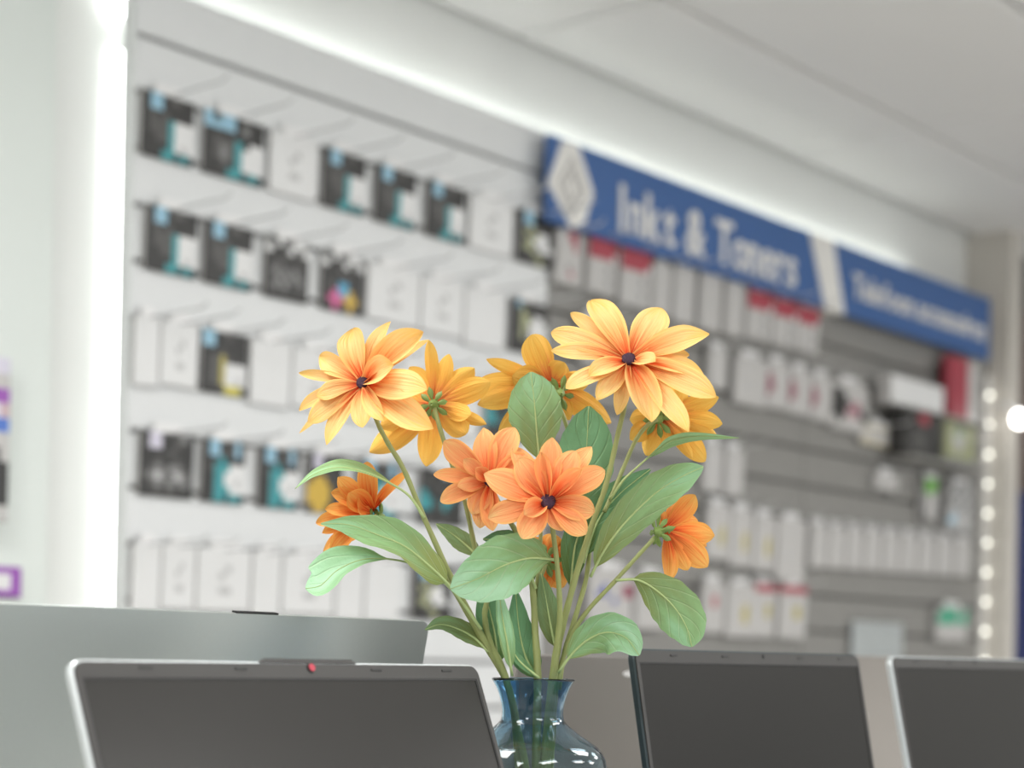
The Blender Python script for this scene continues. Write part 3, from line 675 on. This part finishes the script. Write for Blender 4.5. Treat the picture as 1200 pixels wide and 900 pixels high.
# ------------------------------------------------------------------ laptops
def laptop(x0, wd, ytop, ztop, tilt, facing, lidm, bezm, edgem, label, bump=True, lens=False, seam=False, logo=None, topgasket=False, screen='display'):
    """ytop/ztop: where the top edge of the lid is. facing -1: screen towards the camera, +1: towards the wall"""
    s = -facing                                    # lid leans in +y*s going up
    bt = 0.018
    hgt = (ztop - TZ - bt) / math.cos(tilt)
    yh = ytop - s * hgt * math.sin(tilt)
    hinge = Vector((0, yh, TZ + bt))
    u = Vector((0, s * math.sin(tilt), math.cos(tilt))); nrm = Vector((0, -s * math.cos(tilt), math.sin(tilt)))   # nrm: the screen's normal
    th = 0.0065
    T = lambda q: hinge + Vector((q.x, 0, 0)) + u * q.z + nrm * (-q.y)       # local: x, y=0 screen plane (y>0 behind), z up the lid
    t = empty('laptop', (x0 + wd / 2, yh, TZ))
    m = MB(); m.prism(rrect(x0, x0 + wd, 0, 0.235, 0.008), 0, bt, 0.002)
    # base: outline lies in x / depth
    m.v = [Vector((q.x, yh - s * (0.235 - q.z) if False else yh + facing * (0.235 - q.z) - facing * 0.0, TZ + q.y)) for q in m.v]
    base = m.build('base', edgem if edgem != 'teal_edge' else 'bezel_dark', t)
    km = MB()
    for r in range(5):
        for k in range(14):
            kx = x0 + wd * 0.08 + k * wd * 0.06; ky = yh + facing * (0.03 + r * 0.02)
            km.box(kx + 0.001, kx + wd * 0.06 - 0.002, min(ky, ky + facing * 0.018), max(ky, ky + facing * 0.018), TZ + bt - 0.001, TZ + bt + 0.0015)
    kb = km.build('keyboard', 'key', base); kb['kind'] = 'stuff'
    pts = rrect(x0, x0 + wd, 0.004, hgt, 0.009, 6, False)
    lid = MB().prism(pts, 0.0, th, 0.0012, T).build('lid', lidm, t)
    bz = 0.0055; top = 0.0115
    # bezel frame on the screen side
    def frame(x_0, x_1, z_0, z_1, X0, X1, Z0, Z1, y, y2):
        v = [(x_0, y, z_0), (x_1, y, z_0), (x_1, y, z_1), (x_0, y, z_1), (X0, y, Z0), (X1, y, Z0), (X1, y, Z1), (X0, y, Z1)]
        v += [(a, y2, c) for a, _, c in v]
        f = []
        for i in range(4):
            j = (i + 1) % 4; f += [(i, j, j + 4, i + 4), (i + 4, j + 4, j + 12, i + 12), (i, i + 8, j + 8, j)]
        return [T(Vector(q)) for q in v], f
    e = 0.0018
    po = rrect(x0 + e, x0 + wd - e, 0.006, hgt - e, 0.0075, 5); pi_ = rrect(x0 + bz, x0 + wd - bz, 0.022, hgt - top, 0.0012, 5); nb = len(po)
    v = [T(Vector((a, y, c))) for pp, y in ((po, -0.0012), (pi_, -0.0012), (po, 0.0002), (pi_, 0.0002)) for a, c in pp]
    f = []
    for k in range(nb):
        l = (k + 1) % nb; f += [(k, l, nb + l, nb + k), (nb + k, nb + l, 3 * nb + l, 3 * nb + k), (k, 2 * nb + k, 2 * nb + l, l)]
    bezel = obj('bezel', v, f, bezm, lid)
    v, f = frame(x0 + bz, x0 + wd - bz, 0.022, hgt - top, x0 + bz + 0.0012, x0 + wd - bz - 0.0012, 0.0232, hgt - top - 0.0012, -0.0009, 0.0)
    obj('display_seal', v, f, 'gasket', lid)
    MB().box(x0 + bz + 0.001, x0 + wd - bz - 0.001, -0.0004, 0.0002, 0.023, hgt - top - 0.001, T).build('display', screen, lid)
    if edgem != lidm:
        MB().box(x0 - 0.0006, x0 + 0.0006, th * 0.3, th * 0.7, 0.004, hgt - 0.009, T).build('edge_trim', 'silver_edge', lid)
    if bump:
        MB().prism([(x0 + wd * 0.42 - 0.004, hgt - 0.001), (x0 + wd * 0.64 + 0.004, hgt - 0.001), (x0 + wd * 0.64, hgt + 0.0018), (x0 + wd * 0.42, hgt + 0.0018)], -0.001, th, 0, T).build('camera_ridge', bezm, lid)
    cxx = x0 + wd * 0.5
    for k in (0.15, 0.36, 0.70, 0.9):
        MB().box(x0 + wd * k - 0.005, x0 + wd * k + 0.005, -0.0018, -0.001, hgt - 0.0062, hgt - 0.0048, T).build('bezel_stop', 'gasket', bezel)
    cc = T(Vector((x0 + wd * 0.53, -0.0012, hgt - 0.0045)))
    MB().tube([cc - nrm * 0.001, cc + nrm * 0.0008], 0.0034 if lens else 0.0018, 14).build('webcam_ring', 'gasket', bezel)
    if lens: MB().tube([cc, cc + nrm * 0.0014], 0.0026, 14).build('webcam', 'lens_red_glint', bezel)
    for k in (0.2, 0.8):
        MB().tube([Vector((x0 + wd * k - 0.025, yh, TZ + bt)), Vector((x0 + wd * k + 0.025, yh, TZ + bt))], 0.0055, 10).build('hinge', 'bezel_dark', t, True)
    if topgasket:
        MB().box(x0 + wd * 0.50, x0 + wd * 0.60, 0.001, th - 0.001, hgt - 0.001, hgt + 0.0012, T).build('rubber_stop', 'gasket', lid)
    if logo:
        lxp, lz, rx, rz = logo; n = 24
        v = []
        for y in (th + 0.0006, th - 0.0005):
            for k in range(n):
                g = 2 * math.pi * k / n; v.append(T(Vector((lxp + rx * math.cos(g), y, lz * hgt + rz * math.sin(g)))))
        f = [tuple(range(n)), tuple(range(2 * n - 1, n - 1, -1))] + [(k, (k + 1) % n, n + (k + 1) % n, n + k) for k in range(n)]
        obj('lid_logo', v, f, 'logo_white', lid)
    return tag(t, label, 'laptop', 'laptops on the table')
Y1 = 0.871
xa, xb = xAt(80, Y1, 0.964), xAt(558, Y1, 0.964)
laptop(xa, xb - xa, Y1, 0.9635, math.radians(21), -1, 'silver_edge', 'bezel_grey', 'silver_edge', 'open grey laptop with red-painted webcam glint, nearest on the left with its screen towards us', True, True)
xa, xb = xAt(741, Y1, 0.978), xAt(1005, Y1, 0.978)
laptop(xa, xb - xa, Y1, 0.9785, math.radians(10.5), -1, 'teal_edge', 'bezel_grey', 'teal_edge', 'open dark-edged laptop right of the vase with its screen towards us', False, screen='display_matte')
xa = xAt(1043, Y1, 0.978)
laptop(xa, 0.36, Y1, 0.978, math.radians(12), -1, 'silver_edge', 'bezel_grey', 'silver_edge', 'open silver-edged laptop cut by the right edge of the picture', False, screen='display_matte')
Y2 = 1.02
xb = xAt(498, Y2, 0.999)
laptop(xb - 0.43, 0.43, Y2, 0.9985, math.radians(11), 1, 'silver_lid', 'bezel_dark', 'silver_lid', 'large silver laptop lid seen from behind, back left', False, topgasket=True)
Y3 = 1.06
xa = xAt(604, Y3, 0.97)
laptop(xa, 0.36, Y3, 0.9725, math.radians(14), 1, 'taupe_lid', 'bezel_dark', 'taupe_lid', 'taupe laptop lid seen from behind, behind the vase', False, logo=(xAt(736, Y3, 0.96), 0.93, 0.012, 0.003))
xb = xAt(1121, Y3, 0.978)
laptop(xb - 0.36, 0.36, Y3, 0.979, math.radians(14), 1, 'taupe_lid', 'bezel_dark', 'taupe_lid', 'taupe laptop lid with round white logo, between the two right-hand screens', False, logo=(xAt(1022, Y3, 0.92), 0.655, 0.009, 0.014))

# ------------------------------------------------------------------ vase
VD = 1.44
VC_ = atD(625, 795, VD); VC_.z = 0
PXM = VD / FPX
zrim = atD(625, 796, VD).z
prof = [(795, 49), (797, 48), (803, 44.5), (812, 40.5), (822, 37.6), (832, 36), (838, 36), (843, 37.5), (847, 40.5), (852, 46.5), (858, 54.5), (865, 65.5), (872, 75.5), (879, 82.5), (888, 87), (899, 89.2), (912, 90), (940, 88), (1000, 80), (1060, 68), (1110, 58), (1128, 54)]
out = [(r * PXM, zrim - (y - 795) * PXM) for y, r in prof]
zb = TZ + 0.0005
out = [q for q in out if q[1] > zb + 0.004] + [(0.036, zb + 0.0015), (0.034, zb), (0.0005, zb)]
thk = 0.0022
inn = [(max(r - thk, 0.0005), max(z, zb + 0.006)) for r, z in out[:-3]] + [(0.032, zb + 0.006), (0.0005, zb + 0.006)]
pr = out[::-1] + [(out[0][0] - thk * 0.5, out[0][1] + 0.0008)] + inn
vase = MB().lathe(VC_, pr, 64).build('vase', 'vase_glass', None, True, origin=(VC_.x, VC_.y, zb))
tag(vase, 'blue-green glass vase with flared rim holding the orange and yellow flowers', 'vase')

# ------------------------------------------------------------------ flowers
def V3(px, py, dz=0.0): return atD(px, py, VD - dz / 100.0)
def camv(a): return (RT * a[0] + UP * a[1] - FW * a[2]).normalized()
def petal(base, tip, axis, wpx, parent, m, bulge, cup, rng, curl=0.0, sharp=0.0):
    Lv = tip - base; Ln = Lv.length
    ax = axis
    p1 = base + Lv * 0.45 + ax * (bulge * Ln)
    NS, NW = 14, 8
    side0 = Lv.cross(ax)
    if side0.length < 0.25 * Ln:
        side0 = side0 + Lv.cross(-FW) * 0.6
    side0.normalize()
    tw = rng.uniform(-0.5, 0.5); cup = cup * (rng.uniform(0.5, 1.4) if rng.random() < 0.65 else rng.uniform(2.0, 3.4))
    v = []; uv = []; f = []
    hw = wpx * 0.92 * PXM / 2
    asym = rng.uniform(-0.14, 0.14); ph = rng.uniform(0, 6.28); wv = rng.uniform(0.05, 0.16); pk = rng.uniform(0.54, 0.66)
    curl += rng.uniform(-0.35, 0.2); ex = rng.uniform(0.6, 0.85) + sharp
    for i in range(NS + 1):
        s = 1 - (1 - i / NS) ** 1.35
        p = base * (1 - s) ** 2 + p1 * (2 * s * (1 - s)) + tip * s * s
        tg = ((p1 - base) * (2 * (1 - s)) + (tip - p1) * (2 * s)).normalized()
        sd = (side0 - tg * side0.dot(tg)).normalized()
        nn = sd.cross(tg).normalized()
        if nn.dot(ax) < 0: nn = -nn
        a = tw * s * s; sd, nn = sd * math.cos(a) + nn * math.sin(a), nn * math.cos(a) - sd * math.sin(a)
        if s < pk: wd = 0.24 + 0.76 * math.sin(s / pk * math.pi / 2) ** 1.25
        else: wd = max(0.0, math.cos(((s - pk) / (1 - pk)) ** 1.35 * math.pi / 2)) ** ex
        wd = max(wd, 0.05)
        for k in range(NW + 1):
            x = -1 + 2 * k / NW
            y = x + asym * (1 - x * x)
            h = (cup * hw * (x * x - 0.3) * (1.15 - 0.5 * s) + 0.09 * hw * math.cos(3 * math.pi * x) * math.sin(math.pi * s)) * min(1, wd + 0.1)
            h += wv * hw * math.sin(s * 6 + ph + x) * x * wd + curl * Ln * 0.5 * max(0, s - 0.55) ** 2
            v.append(p + sd * (y * hw * wd * 1.04) + nn * h); uv.append((k / NW, s))
    for i in range(NS):
        for k in range(NW):
            a = i * (NW + 1) + k; f.append((a, a + 1, a + NW + 2, a + NW + 1))
    return obj('petal', v, f, m, parent, True, uv)
def bloom(root, c, dz, axis, tips, m, seed, disc=True, calyx=False, calpx=None, label=None, disc_r=6.5, maxd=60, face=None):
    rng = random.Random(seed)
    ce_ = V3(c[0], c[1], dz); ax = camv(axis)
    # centre disc (the bloom's own mesh): domed button with a rim of florets
    m_ = MB(); n = 14; rr = disc_r * PXM
    a = ax.orthogonal().normalized(); b = ax.cross(a)
    vv = []; ff = []
    prof_ = [(0.7, -0.5), (1.0, 0.0), (0.95, 0.45), (0.7, 0.75), (0.35, 0.85), (0.02, 0.8)]
    for r, h in prof_:
        for k in range(n):
            g = 2 * math.pi * k / n; jt = 1 + rng.uniform(-0.08, 0.08)
            vv.append(ce_ + (a * math.cos(g) + b * math.sin(g)) * (r * rr * jt) + ax * (h * rr * 0.5))
    for i in range(len(prof_) - 1):
        for k in range(n):
            l = (k + 1) % n; ff.append((i * n + k, i * n + l, (i + 1) * n + l, (i + 1) * n + k))
    ff.append(tuple(range(n - 1, -1, -1)))
    B = obj('bloom', vv, ff, 'disc' if disc else 'sepal_green', root, True, origin=ce_)
    if label: B['label'] = label
    for tip in tips:
        px, py, w = tip[0], tip[1], tip[2]
        h = tip[3] if len(tip) > 3 else 0.0
        blg = tip[4] if len(tip) > 4 else 0.13
        cup = tip[5] if len(tip) > 5 else 0.28
        r0 = V3(px, py, dz); rd = ray(px, py).normalized()
        dn = rd.dot(ax)
        # the tip lies on the bloom's plane, h pixels along its axis
        if abs(dn) > 0.12:
            t = (ce_ + ax * (h * PXM) - r0).dot(ax) / dn
        else: t = 0
        lim = maxd * PXM; t = max(-lim, min(lim, t))
        tp = r0 + rd * t
        d = (tp - ce_); d_pl = d - ax * d.dot(ax)
        bs = ce_ + (d_pl.normalized() * (rr * 0.55) if d_pl.length > 1e-5 else Vector()) - ax * (rr * 0.25)
        petal(bs, tp, camv(face) if face else ax, w, B, m, blg, cup, rng, tip[6] if len(tip) > 6 else 0.0)
    if calyx:
        cc = V3(calpx[0], calpx[1], dz + (calpx[2] if len(calpx) > 2 else 0.5)) if calpx else ce_ - ax * (rr * 1.2)
        cx_m = MB(); 
        # cup
        vv = []; ff = []
        for r, h in [(0.25, -1.4), (0.75, -0.9), (1.05, -0.2), (1.15, 0.4)]:
            for k in range(n):
                g = 2 * math.pi * k / n; vv.append(cc + (a * math.cos(g) + b * math.sin(g)) * (r * rr * 0.9) + ax * (h * rr))
        for i in range(3):
            for k in range(n):
                l = (k + 1) % n; ff.append((i * n + k, i * n + l, (i + 1) * n + l, (i + 1) * n + k))
        ff.append(tuple(range(n)))
        obj('calyx', vv, ff, 'sepal_green', B, True)
        for k in range(8):
            g = 2 * math.pi * k / 8 + rng.uniform(-0.2, 0.2); d = a * math.cos(g) + b * math.sin(g)
            bs = cc + d * (rr * 0.8) - ax * (rr * 0.3); tp = cc + d * (rr * rng.uniform(2.6, 3.8)) + ax * (rr * rng.uniform(0.0, 1.0))
            petal(bs, tp, ax, 7.5, B, 'sepal_green', -0.12, 0.3, rng, 0.0, 0.9).name = 'sepal'
    return B
def stem(root, pts, r0, r1, name='stem', m='stem_green'):
    P3 = [V3(*p) for p in pts]; S = spline(P3, 6); n = len(S)
    return MB().tube(S, [(r0 + (r1 - r0) * (i / (n - 1)) ** 1.8) * 0.70 * PXM * (1 + 0.06 * math.sin(i * 1.7)) for i in range(n)], 9).build(name, m, root, True)
def leaf(root, pts, wpx, roll, m, seed, fold=0.22, wave=0.10, tipsharp=1.5, rib=True, twist=0.0, pet=0.08, pk=0.72, bl=0.75):
    """pts: midrib (px,py,dz) base to tip; roll: blade turned about the midrib, 0 = facing the camera"""
    rng = random.Random(seed)
    S = spline([V3(*p) for p in pts], 5); n = len(S); NW = 8
    v = []; uv = []; f = []; hw = wpx * PXM / 2; ph = rng.uniform(0, 6)
    ribp = []
    for i, p in enumerate(S):
        s = i / (n - 1); tg = (S[min(i + 1, n - 1)] - S[max(i - 1, 0)]).normalized()
        sd0 = tg.cross(FW).normalized(); nn0 = sd0.cross(tg).normalized()
        if nn0.dot(FW) > 0: nn0 = -nn0
        g = math.radians(roll + twist * s); sd = sd0 * math.cos(g) + nn0 * math.sin(g); nn = nn0 * math.cos(g) - sd0 * math.sin(g)
        ss = max(0.0, (s - pet) / (1 - pet))
        wd = (math.sin(math.pi * ss ** pk) ** bl if 0 < ss < 1 else 0.0)
        wd = max(wd, 0.06)
        for k in range(NW + 1):
            x = -1 + 2 * k / NW
            h = fold * hw * abs(x) ** 1.3 * wd + wave * hw * math.sin(s * 9 + ph + (1.2 if x > 0 else 0)) * abs(x) ** 2 * wd
            edge = 1 + (0.03 * math.sin(s * 40 + k) if k in (0, NW) else 0)
            v.append(p + sd * (x * hw * wd * edge) + nn * h); uv.append((k / NW, s))
        ribp.append(p + nn * 0.0002)
    for i in range(n - 1):
        for k in range(NW):
            a = i * (NW + 1) + k; f.append((a, a + 1, a + NW + 2, a + NW + 1))
    o = obj('leaf', v, f, m, root, True, uv)
    if rib:
        MB().tube(ribp, [max(0.5, 1.9 * (1 - i / (n - 1)) ) * PXM for i in range(n)], 6).build('midrib', 'midrib', o, True)
    return o

sprL = empty('flower_spray', V3(610, 950, 0)); sprC = empty('flower_spray', V3(628, 960, 0)); sprR = empty('flower_spray', V3(642, 950, 0))
# ---- left spray
F1 = [(412, 384, 38, 6), (372, 417, 26, -8), (350, 437, 14, 0, 0.02, 0.9), (371, 464, 24, 10, 0.16, 0.5), (349, 480, 22, -12), (361, 495, 32, 0), (352, 508, 13, -16), (381, 521, 30, -4),
      (425, 501, 30, 6), (449, 493, 22, 10, 0.2, 0.8), (506, 502, 38, -2), (500, 456, 42, 14, 0.2), (496, 389, 36, 6, 0.12, 0.5), (457, 376, 28, 0), (471, 394, 20, -14), (503, 399, 16, -16), (461, 428, 34, 24, 0.25, 0.7)]
bloom(sprL, (425, 448), 2.5, (-0.48, 0.22, 0.85), F1, 'petal_yellow', 1, True, disc_r=8, label='pale yellow-orange bloom with dark centre at upper left')
F2 = [(526, 415, 26, 4), (503, 398, 18, -4), (556, 431, 30, 6), (575, 447, 32, 0), (570, 497, 16, 6), (547, 509, 32, -2), (552, 487, 24, -10), (500, 547, 34, 0), (433, 530, 36, 2), (446, 500, 34, -4), (480, 430, 30, 4), (455, 470, 30, 0)]
bloom(sprL, (507, 474), -2.5, (0.25, 0.1, -0.96), F2, 'petal_amber', 2, False, True, (508, 474, 0.9), label='amber bloom seen from behind, next to the upper left bloom')
F8 = [(430, 541, 28, 30), (477, 552, 16, 6, 0.1, 0.5), (396, 559, 24, 44), (388, 577, 24, 50), (381, 596, 20, 54), (370, 613, 22, 58), (378, 625, 20, 48), (377, 646, 14, 40), (388, 651, 24, 36), (408, 578, 30, 50, 0.2), (413, 634, 26, 30), (420, 600, 34, 40, 0.25)]
bloom(sprL, (434, 602), -1.5, (-0.9, 0.1, 0.42), F8, 'petal_tangerine', 8, False, True, (444, 606, 0.8), maxd=22, face=(-0.35, 0.35, 0.86), label='orange bloom in profile at far left')
stem(sprL, [(430, 455, 1.4), (441, 492, 1.6), (455, 520, 1.5), (473, 550, 1.4), (497, 607, 1.2), (528, 675, 0.9), (558, 733, 0.5), (578, 770, 0), (594, 800, -0.3), (605, 850, -0.2), (616, 960, 0)], 4.0, 7.0)
stem(sprL, [(509, 478, -1.4), (518, 510, -1.2), (531, 548, -1), (546, 592, -0.8), (556, 640, -0.6), (570, 695, -0.4), (568, 722, -0.2), (574, 752, 0), (592, 792, 0.2), (608, 860, 0.4), (626, 950, 0.4)], 4.0, 6.5)
stem(sprL, [(444, 606, -1.0), (470, 622, -0.8), (508, 655, -0.4), (540, 706, 0), (566, 752, 0.1), (593, 800, -0.6), (603, 850, -0.8), (610, 955, -0.6)], 3.6, 5.5)
leaf(sprL, [(497, 607, 1.4), (480, 582, 1.8), (456, 566, 2.2), (426, 553, 2.5), (396, 548, 2.8), (368, 556, 3.0), (346, 573, 3.2)], 40, 68, 'leaf_sage', 11, 0.15, pet=0.3, pk=1.0)
leaf(sprL, [(532, 692, 1.6), (508, 668, 2.2), (475, 641, 2.6), (440, 626, 2.8), (408, 615, 2.6), (376, 614, 2.2)], 46, 30, 'leaf_sage', 12, 0.25, 0.32, pk=0.66)
leaf(sprL, [(564, 738, 0.8), (530, 692, 1.2), (495, 666, 1.6), (460, 656, 2.0), (425, 656, 2.4), (396, 668, 2.8), (376, 686, 3.2), (358, 690, 3.4)], 54, 44, 'leaf_pale', 13, 0.35, 0.14, pet=0.47, pk=1.15, bl=0.6)
leaf(sprL, [(572, 764, 0.2), (556, 748, 0.2), (536, 737, 0.2), (516, 732, 0.2), (498, 738, 0.2)], 30, 40, 'leaf_olive', 14)
leaf(sprL, [(563, 655, -1.6), (547, 640, -2.4), (530, 626, -3.0), (511, 614, -3.5)], 26, 20, 'leaf_olive', 15)
leaf(sprL, [(600, 792, 0.9), (594, 752, 1.4), (588, 720, 1.6), (584, 686, 1.6)], 20, 20, 'leaf_pale', 16, 0.3)
leaf(sprL, [(584, 786, -0.6), (580, 745, -0.8), (573, 712, -1.2), (566, 680, -1.6)], 40, 10, 'leaf_deep', 17)
tag(sprL, 'left artificial flower spray with a pale yellow, an amber and an orange bloom', 'flower', 'flower sprays in the vase')
# ---- centre spray
F7 = [(647, 513, 30, 8), (607, 537, 36, 8), (567, 555, 38, 0), (572, 607, 30, -2), (611, 631, 34, 2, 0.22, 0.5), (687, 626, 28, -2), (697, 600, 32, 4), (709, 551, 30, 0), (675, 528, 32, 6), (693, 524, 26, -10), (614, 603, 24, 16, 0.25, 0.5), (682, 550, 20, 18, 0.1, 0.7), (602, 524, 26, -14), (634, 530, 20, 18, 0.1, 0.6), (660, 622, 26, -8)]
bloom(sprC, (642, 588), 5.0, (-0.05, 0.24, 0.97), F7, 'petal_orange', 7, True, disc_r=9, label='orange bloom with dark centre at the front')
F6 = [(519, 517, 30, 4), (566, 501, 32, 4), (603, 500, 34, 2), (508, 556, 20, 0), (515, 587, 26, 2), (553, 603, 28, 0), (562, 619, 26, -8), (543, 538, 18, 18, 0.1, 0.6), (557, 548, 18, 22, 0.1, 0.6), (578, 622, 26, -6), (620, 535, 28, 0), (622, 580, 28, 0), (536, 570, 22, 12)]
bloom(sprC, (574, 564), 3.0, (-0.25, 0.24, 0.93), F6, 'petal_orange', 6, True, label='orange bloom half hidden behind the front bloom')
F10 = [(671, 664, 26, 0), (650, 626, 28, 2), (661, 688, 30, -2), (617, 632, 28, 0), (640, 692, 26, 0), (672, 640, 24, 0), (612, 662, 24, 0)]
bloom(sprC, (640, 656), -2.8, (0.15, 0.1, -0.96), F10, 'petal_tangerine', 10, False, True, (640, 656, 0.7), label='small orange bloom hidden among the stems')
stem(sprC, [(644, 596, 4.2), (649, 630, 3.8), (654, 675, 2.8), (656, 715, 1.8), (654, 745, 1.2), (646, 800, 0.4), (640, 860, 0.2), (632, 955, 0)], 4.2, 6.5)
stem(sprC, [(576, 574, 2.2), (594, 605, 1.2), (616, 645, 0.2), (624, 690, 0), (627, 735, -0.1), (630, 790, 0), (629, 860, 0.1), (628, 960, 0.1)], 4.2, 8.5)
stem(sprC, [(640, 660, -2.0), (630, 690, -1.4), (627, 725, -0.6), (629, 765, -0.2)], 3.5, 4.0)
leaf(sprC, [(650, 656, 2.6), (622, 654, 3.4), (592, 662, 4.2), (560, 678, 4.8), (528, 690, 5.0)], 70, -14, 'leaf_pale', 21, 0.12, 0.06, pk=0.95, bl=0.6)
leaf(sprC, [(628, 690, 0.2), (612, 650, 0.6), (592, 634, 0.8), (566, 632, 1.0)], 34, 20, 'leaf_deep', 22)
leaf(sprC, [(633, 800, -0.4), (616, 770, -0.8), (608, 735, -1.0), (604, 690, -1.2)], 38, 10, 'leaf_deep', 23)
leaf(sprC, [(652, 764, -0.4), (645, 732, -0.5), (640, 704, -0.6), (634, 672, -0.6)], 30, 15, 'leaf_olive', 24)
leaf(sprC, [(632, 795, 0.6), (614, 780, 0.4), (603, 766, -0.2), (594, 740, -0.6)], 12, 20, 'leaf_deep', 25)
leaf(sprC, [(632, 545, -1.6), (629, 505, -1.0), (626, 470, -0.8), (622, 436, -0.9)], 64, 0, 'leaf_sage', 26, 0.1, 0.04, pk=1.05, bl=0.6)
stem(sprC, [(632, 540, -1.5), (634, 590, -1.8), (633, 640, -1.4), (628, 700, -0.6)], 3.0, 4.0)
tag(sprC, 'middle artificial flower spray with the two orange front blooms', 'flower', 'flower sprays in the vase')
# ---- right spray
F4 = [(692, 350, 38, 2), (668, 366, 20, 4, 0.1, 0.6), (645, 389, 30, 2), (646, 412, 26, 0), (663, 455, 28, 2), (700, 470, 28, 0), (724, 486, 20, -8), (763, 495, 42, 2), (806, 507, 30, -2), (839, 465, 38, 2), (825, 437, 28, 0), (831, 393, 38, 4), (776, 361, 42, 4), (808, 416, 22, -12), (768, 424, 26, 18, 0.3, 0.6), (816, 462, 16, -10), (690, 440, 26, 10, 0.2)]
bloom(sprR, (737, 421), 1.5, (0.02, 0.48, 0.88), F4, 'petal_yellow', 4, True, disc_r=8.5, label='largest pale yellow bloom at the top right')
F3 = [(622, 392, 40, 2), (570, 421, 18, 0), (559, 474, 34, 0), (556, 452, 32, 4), (583, 506, 22, -2), (716, 496, 34, 0), (668, 492, 28, -2), (662, 425, 34, 2), (600, 440, 36, 0), (690, 450, 30, 0), (640, 500, 28, 0)]
bloom(sprR, (645, 450), -4.0, (-0.2, 0.25, -0.95), F3, 'petal_amber', 3, False, True, (656, 461, 0.9), label='amber bloom seen from behind the upright leaf')
F5 = [(847, 496, 26, 0), (842, 466, 26, 0), (826, 541, 30, 0), (812, 538, 14, -8), (757, 534, 28, 0), (738, 492, 26, 0), (796, 522, 30, 4), (800, 450, 30, 0), (760, 445, 30, 0), (738, 515, 26, -4), (840, 510, 22, 4)]
bloom(sprR, (777, 488), -2.5, (0.2, 0.25, -0.95), F5, 'petal_amber', 5, False, True, (771, 491, 0.8), label='amber bloom seen from behind, below the top right bloom')
F9 = [(815, 580, 28, 22), (838, 627, 28, 34), (829, 664, 32, 26), (784, 683, 24, 2), (828, 640, 22, 44), (800, 582, 26, 24), (770, 598, 16, 4), (818, 610, 28, 34), (800, 650, 26, 24), (806, 668, 24, 14)]
bloom(sprR, (781, 621), -0.5, (0.72, 0.02, -0.69), F9, 'petal_tangerine', 9, False, True, (772, 623, 1.0), maxd=26, face=(0.5, 0.1, -0.86), label='orange bloom seen from behind at far right')
stem(sprR, [(738, 430, 0.8), (733, 470, 0.9), (725, 505, 0.9), (716, 545, 0.8), (708, 575, 0.8), (693, 617, 0.7), (677, 667, 0.6), (664, 715, 0.5), (654, 757, 0.3), (648, 800, 0.2), (644, 860, 0), (636, 955, -0.2)], 4.2, 7.5)
stem(sprR, [(770, 492, -1.2), (758, 499, -0.9), (745, 516, -0.6), (732, 545, -0.3), (718, 578, 0), (708, 600, 0.3)], 3.6, 3.8)
stem(sprR, [(768, 629, 0.2), (746, 653, 0.3), (718, 684, 0.4), (690, 714, 0.4), (670, 744, 0.3), (658, 778, 0.1), (652, 805, -0.2), (648, 860, -0.2), (642, 955, -0.4)], 3.6, 5.5)
stem(sprR, [(652, 468, -3.0), (664, 500, -2.8), (680, 570, -2.2), (690, 625, -1.4), (688, 672, -0.8), (675, 720, -0.4), (660, 770, -0.2), (655, 808, -0.4)], 3.6, 5.0)
leaf(sprR, [(674, 625, -1.4), (681, 575, -0.8), (687, 530, -0.8), (690, 476, -1.0)], 70, -10, 'leaf_deep', 31, 0.12, 0.04, pk=1.15, bl=0.6)
leaf(sprR, [(692, 676, 0.4), (708, 645, 1.0), (733, 612, 1.6), (768, 578, 2.0), (798, 559, 2.2), (824, 547, 2.2)], 46, 8, 'leaf_sage', 32, 0.2, 0.14, pk=1.0, bl=0.65)
leaf(sprR, [(684, 660, -0.2), (700, 612, -0.2), (725, 580, -0.2), (762, 550, -0.4)], 44, -10, 'leaf_deep', 33, 0.15)
leaf(sprR, [(714, 586, 0.4), (730, 563, 0.8), (748, 546, 1.2), (768, 529, 1.6), (788, 516, 2.0), (820, 511, 2.6), (866, 513, 3.2)], 34, 76, 'leaf_sage', 34, 0.1, pet=0.42, pk=0.9)
leaf(sprR, [(722, 680, 0.5), (748, 680, 1.0), (772, 694, 1.6), (792, 714, 2.0), (805, 736, 2.2), (811, 758, 2.2)], 56, 12, 'leaf_sage', 35, -0.12, 0.08, pet=0.16, pk=1.1, bl=0.55)
leaf(sprR, [(654, 788, 0.6), (674, 762, 1.2), (695, 746, 1.6), (714, 741, 2.0), (734, 748, 2.2), (749, 768, 2.2)], 50, 30, 'leaf_pale', 36, 0.2, 0.16, twist=-30, pet=0.12, pk=1.0, bl=0.6)
leaf(sprR, [(668, 700, -0.8), (674, 640, -1.0), (690, 604, -1.2), (706, 570, -1.2)], 36, 0, 'leaf_deep', 37)
tag(sprR, 'right artificial flower spray with the big pale yellow bloom and an orange bloom', 'flower', 'flower sprays in the vase')
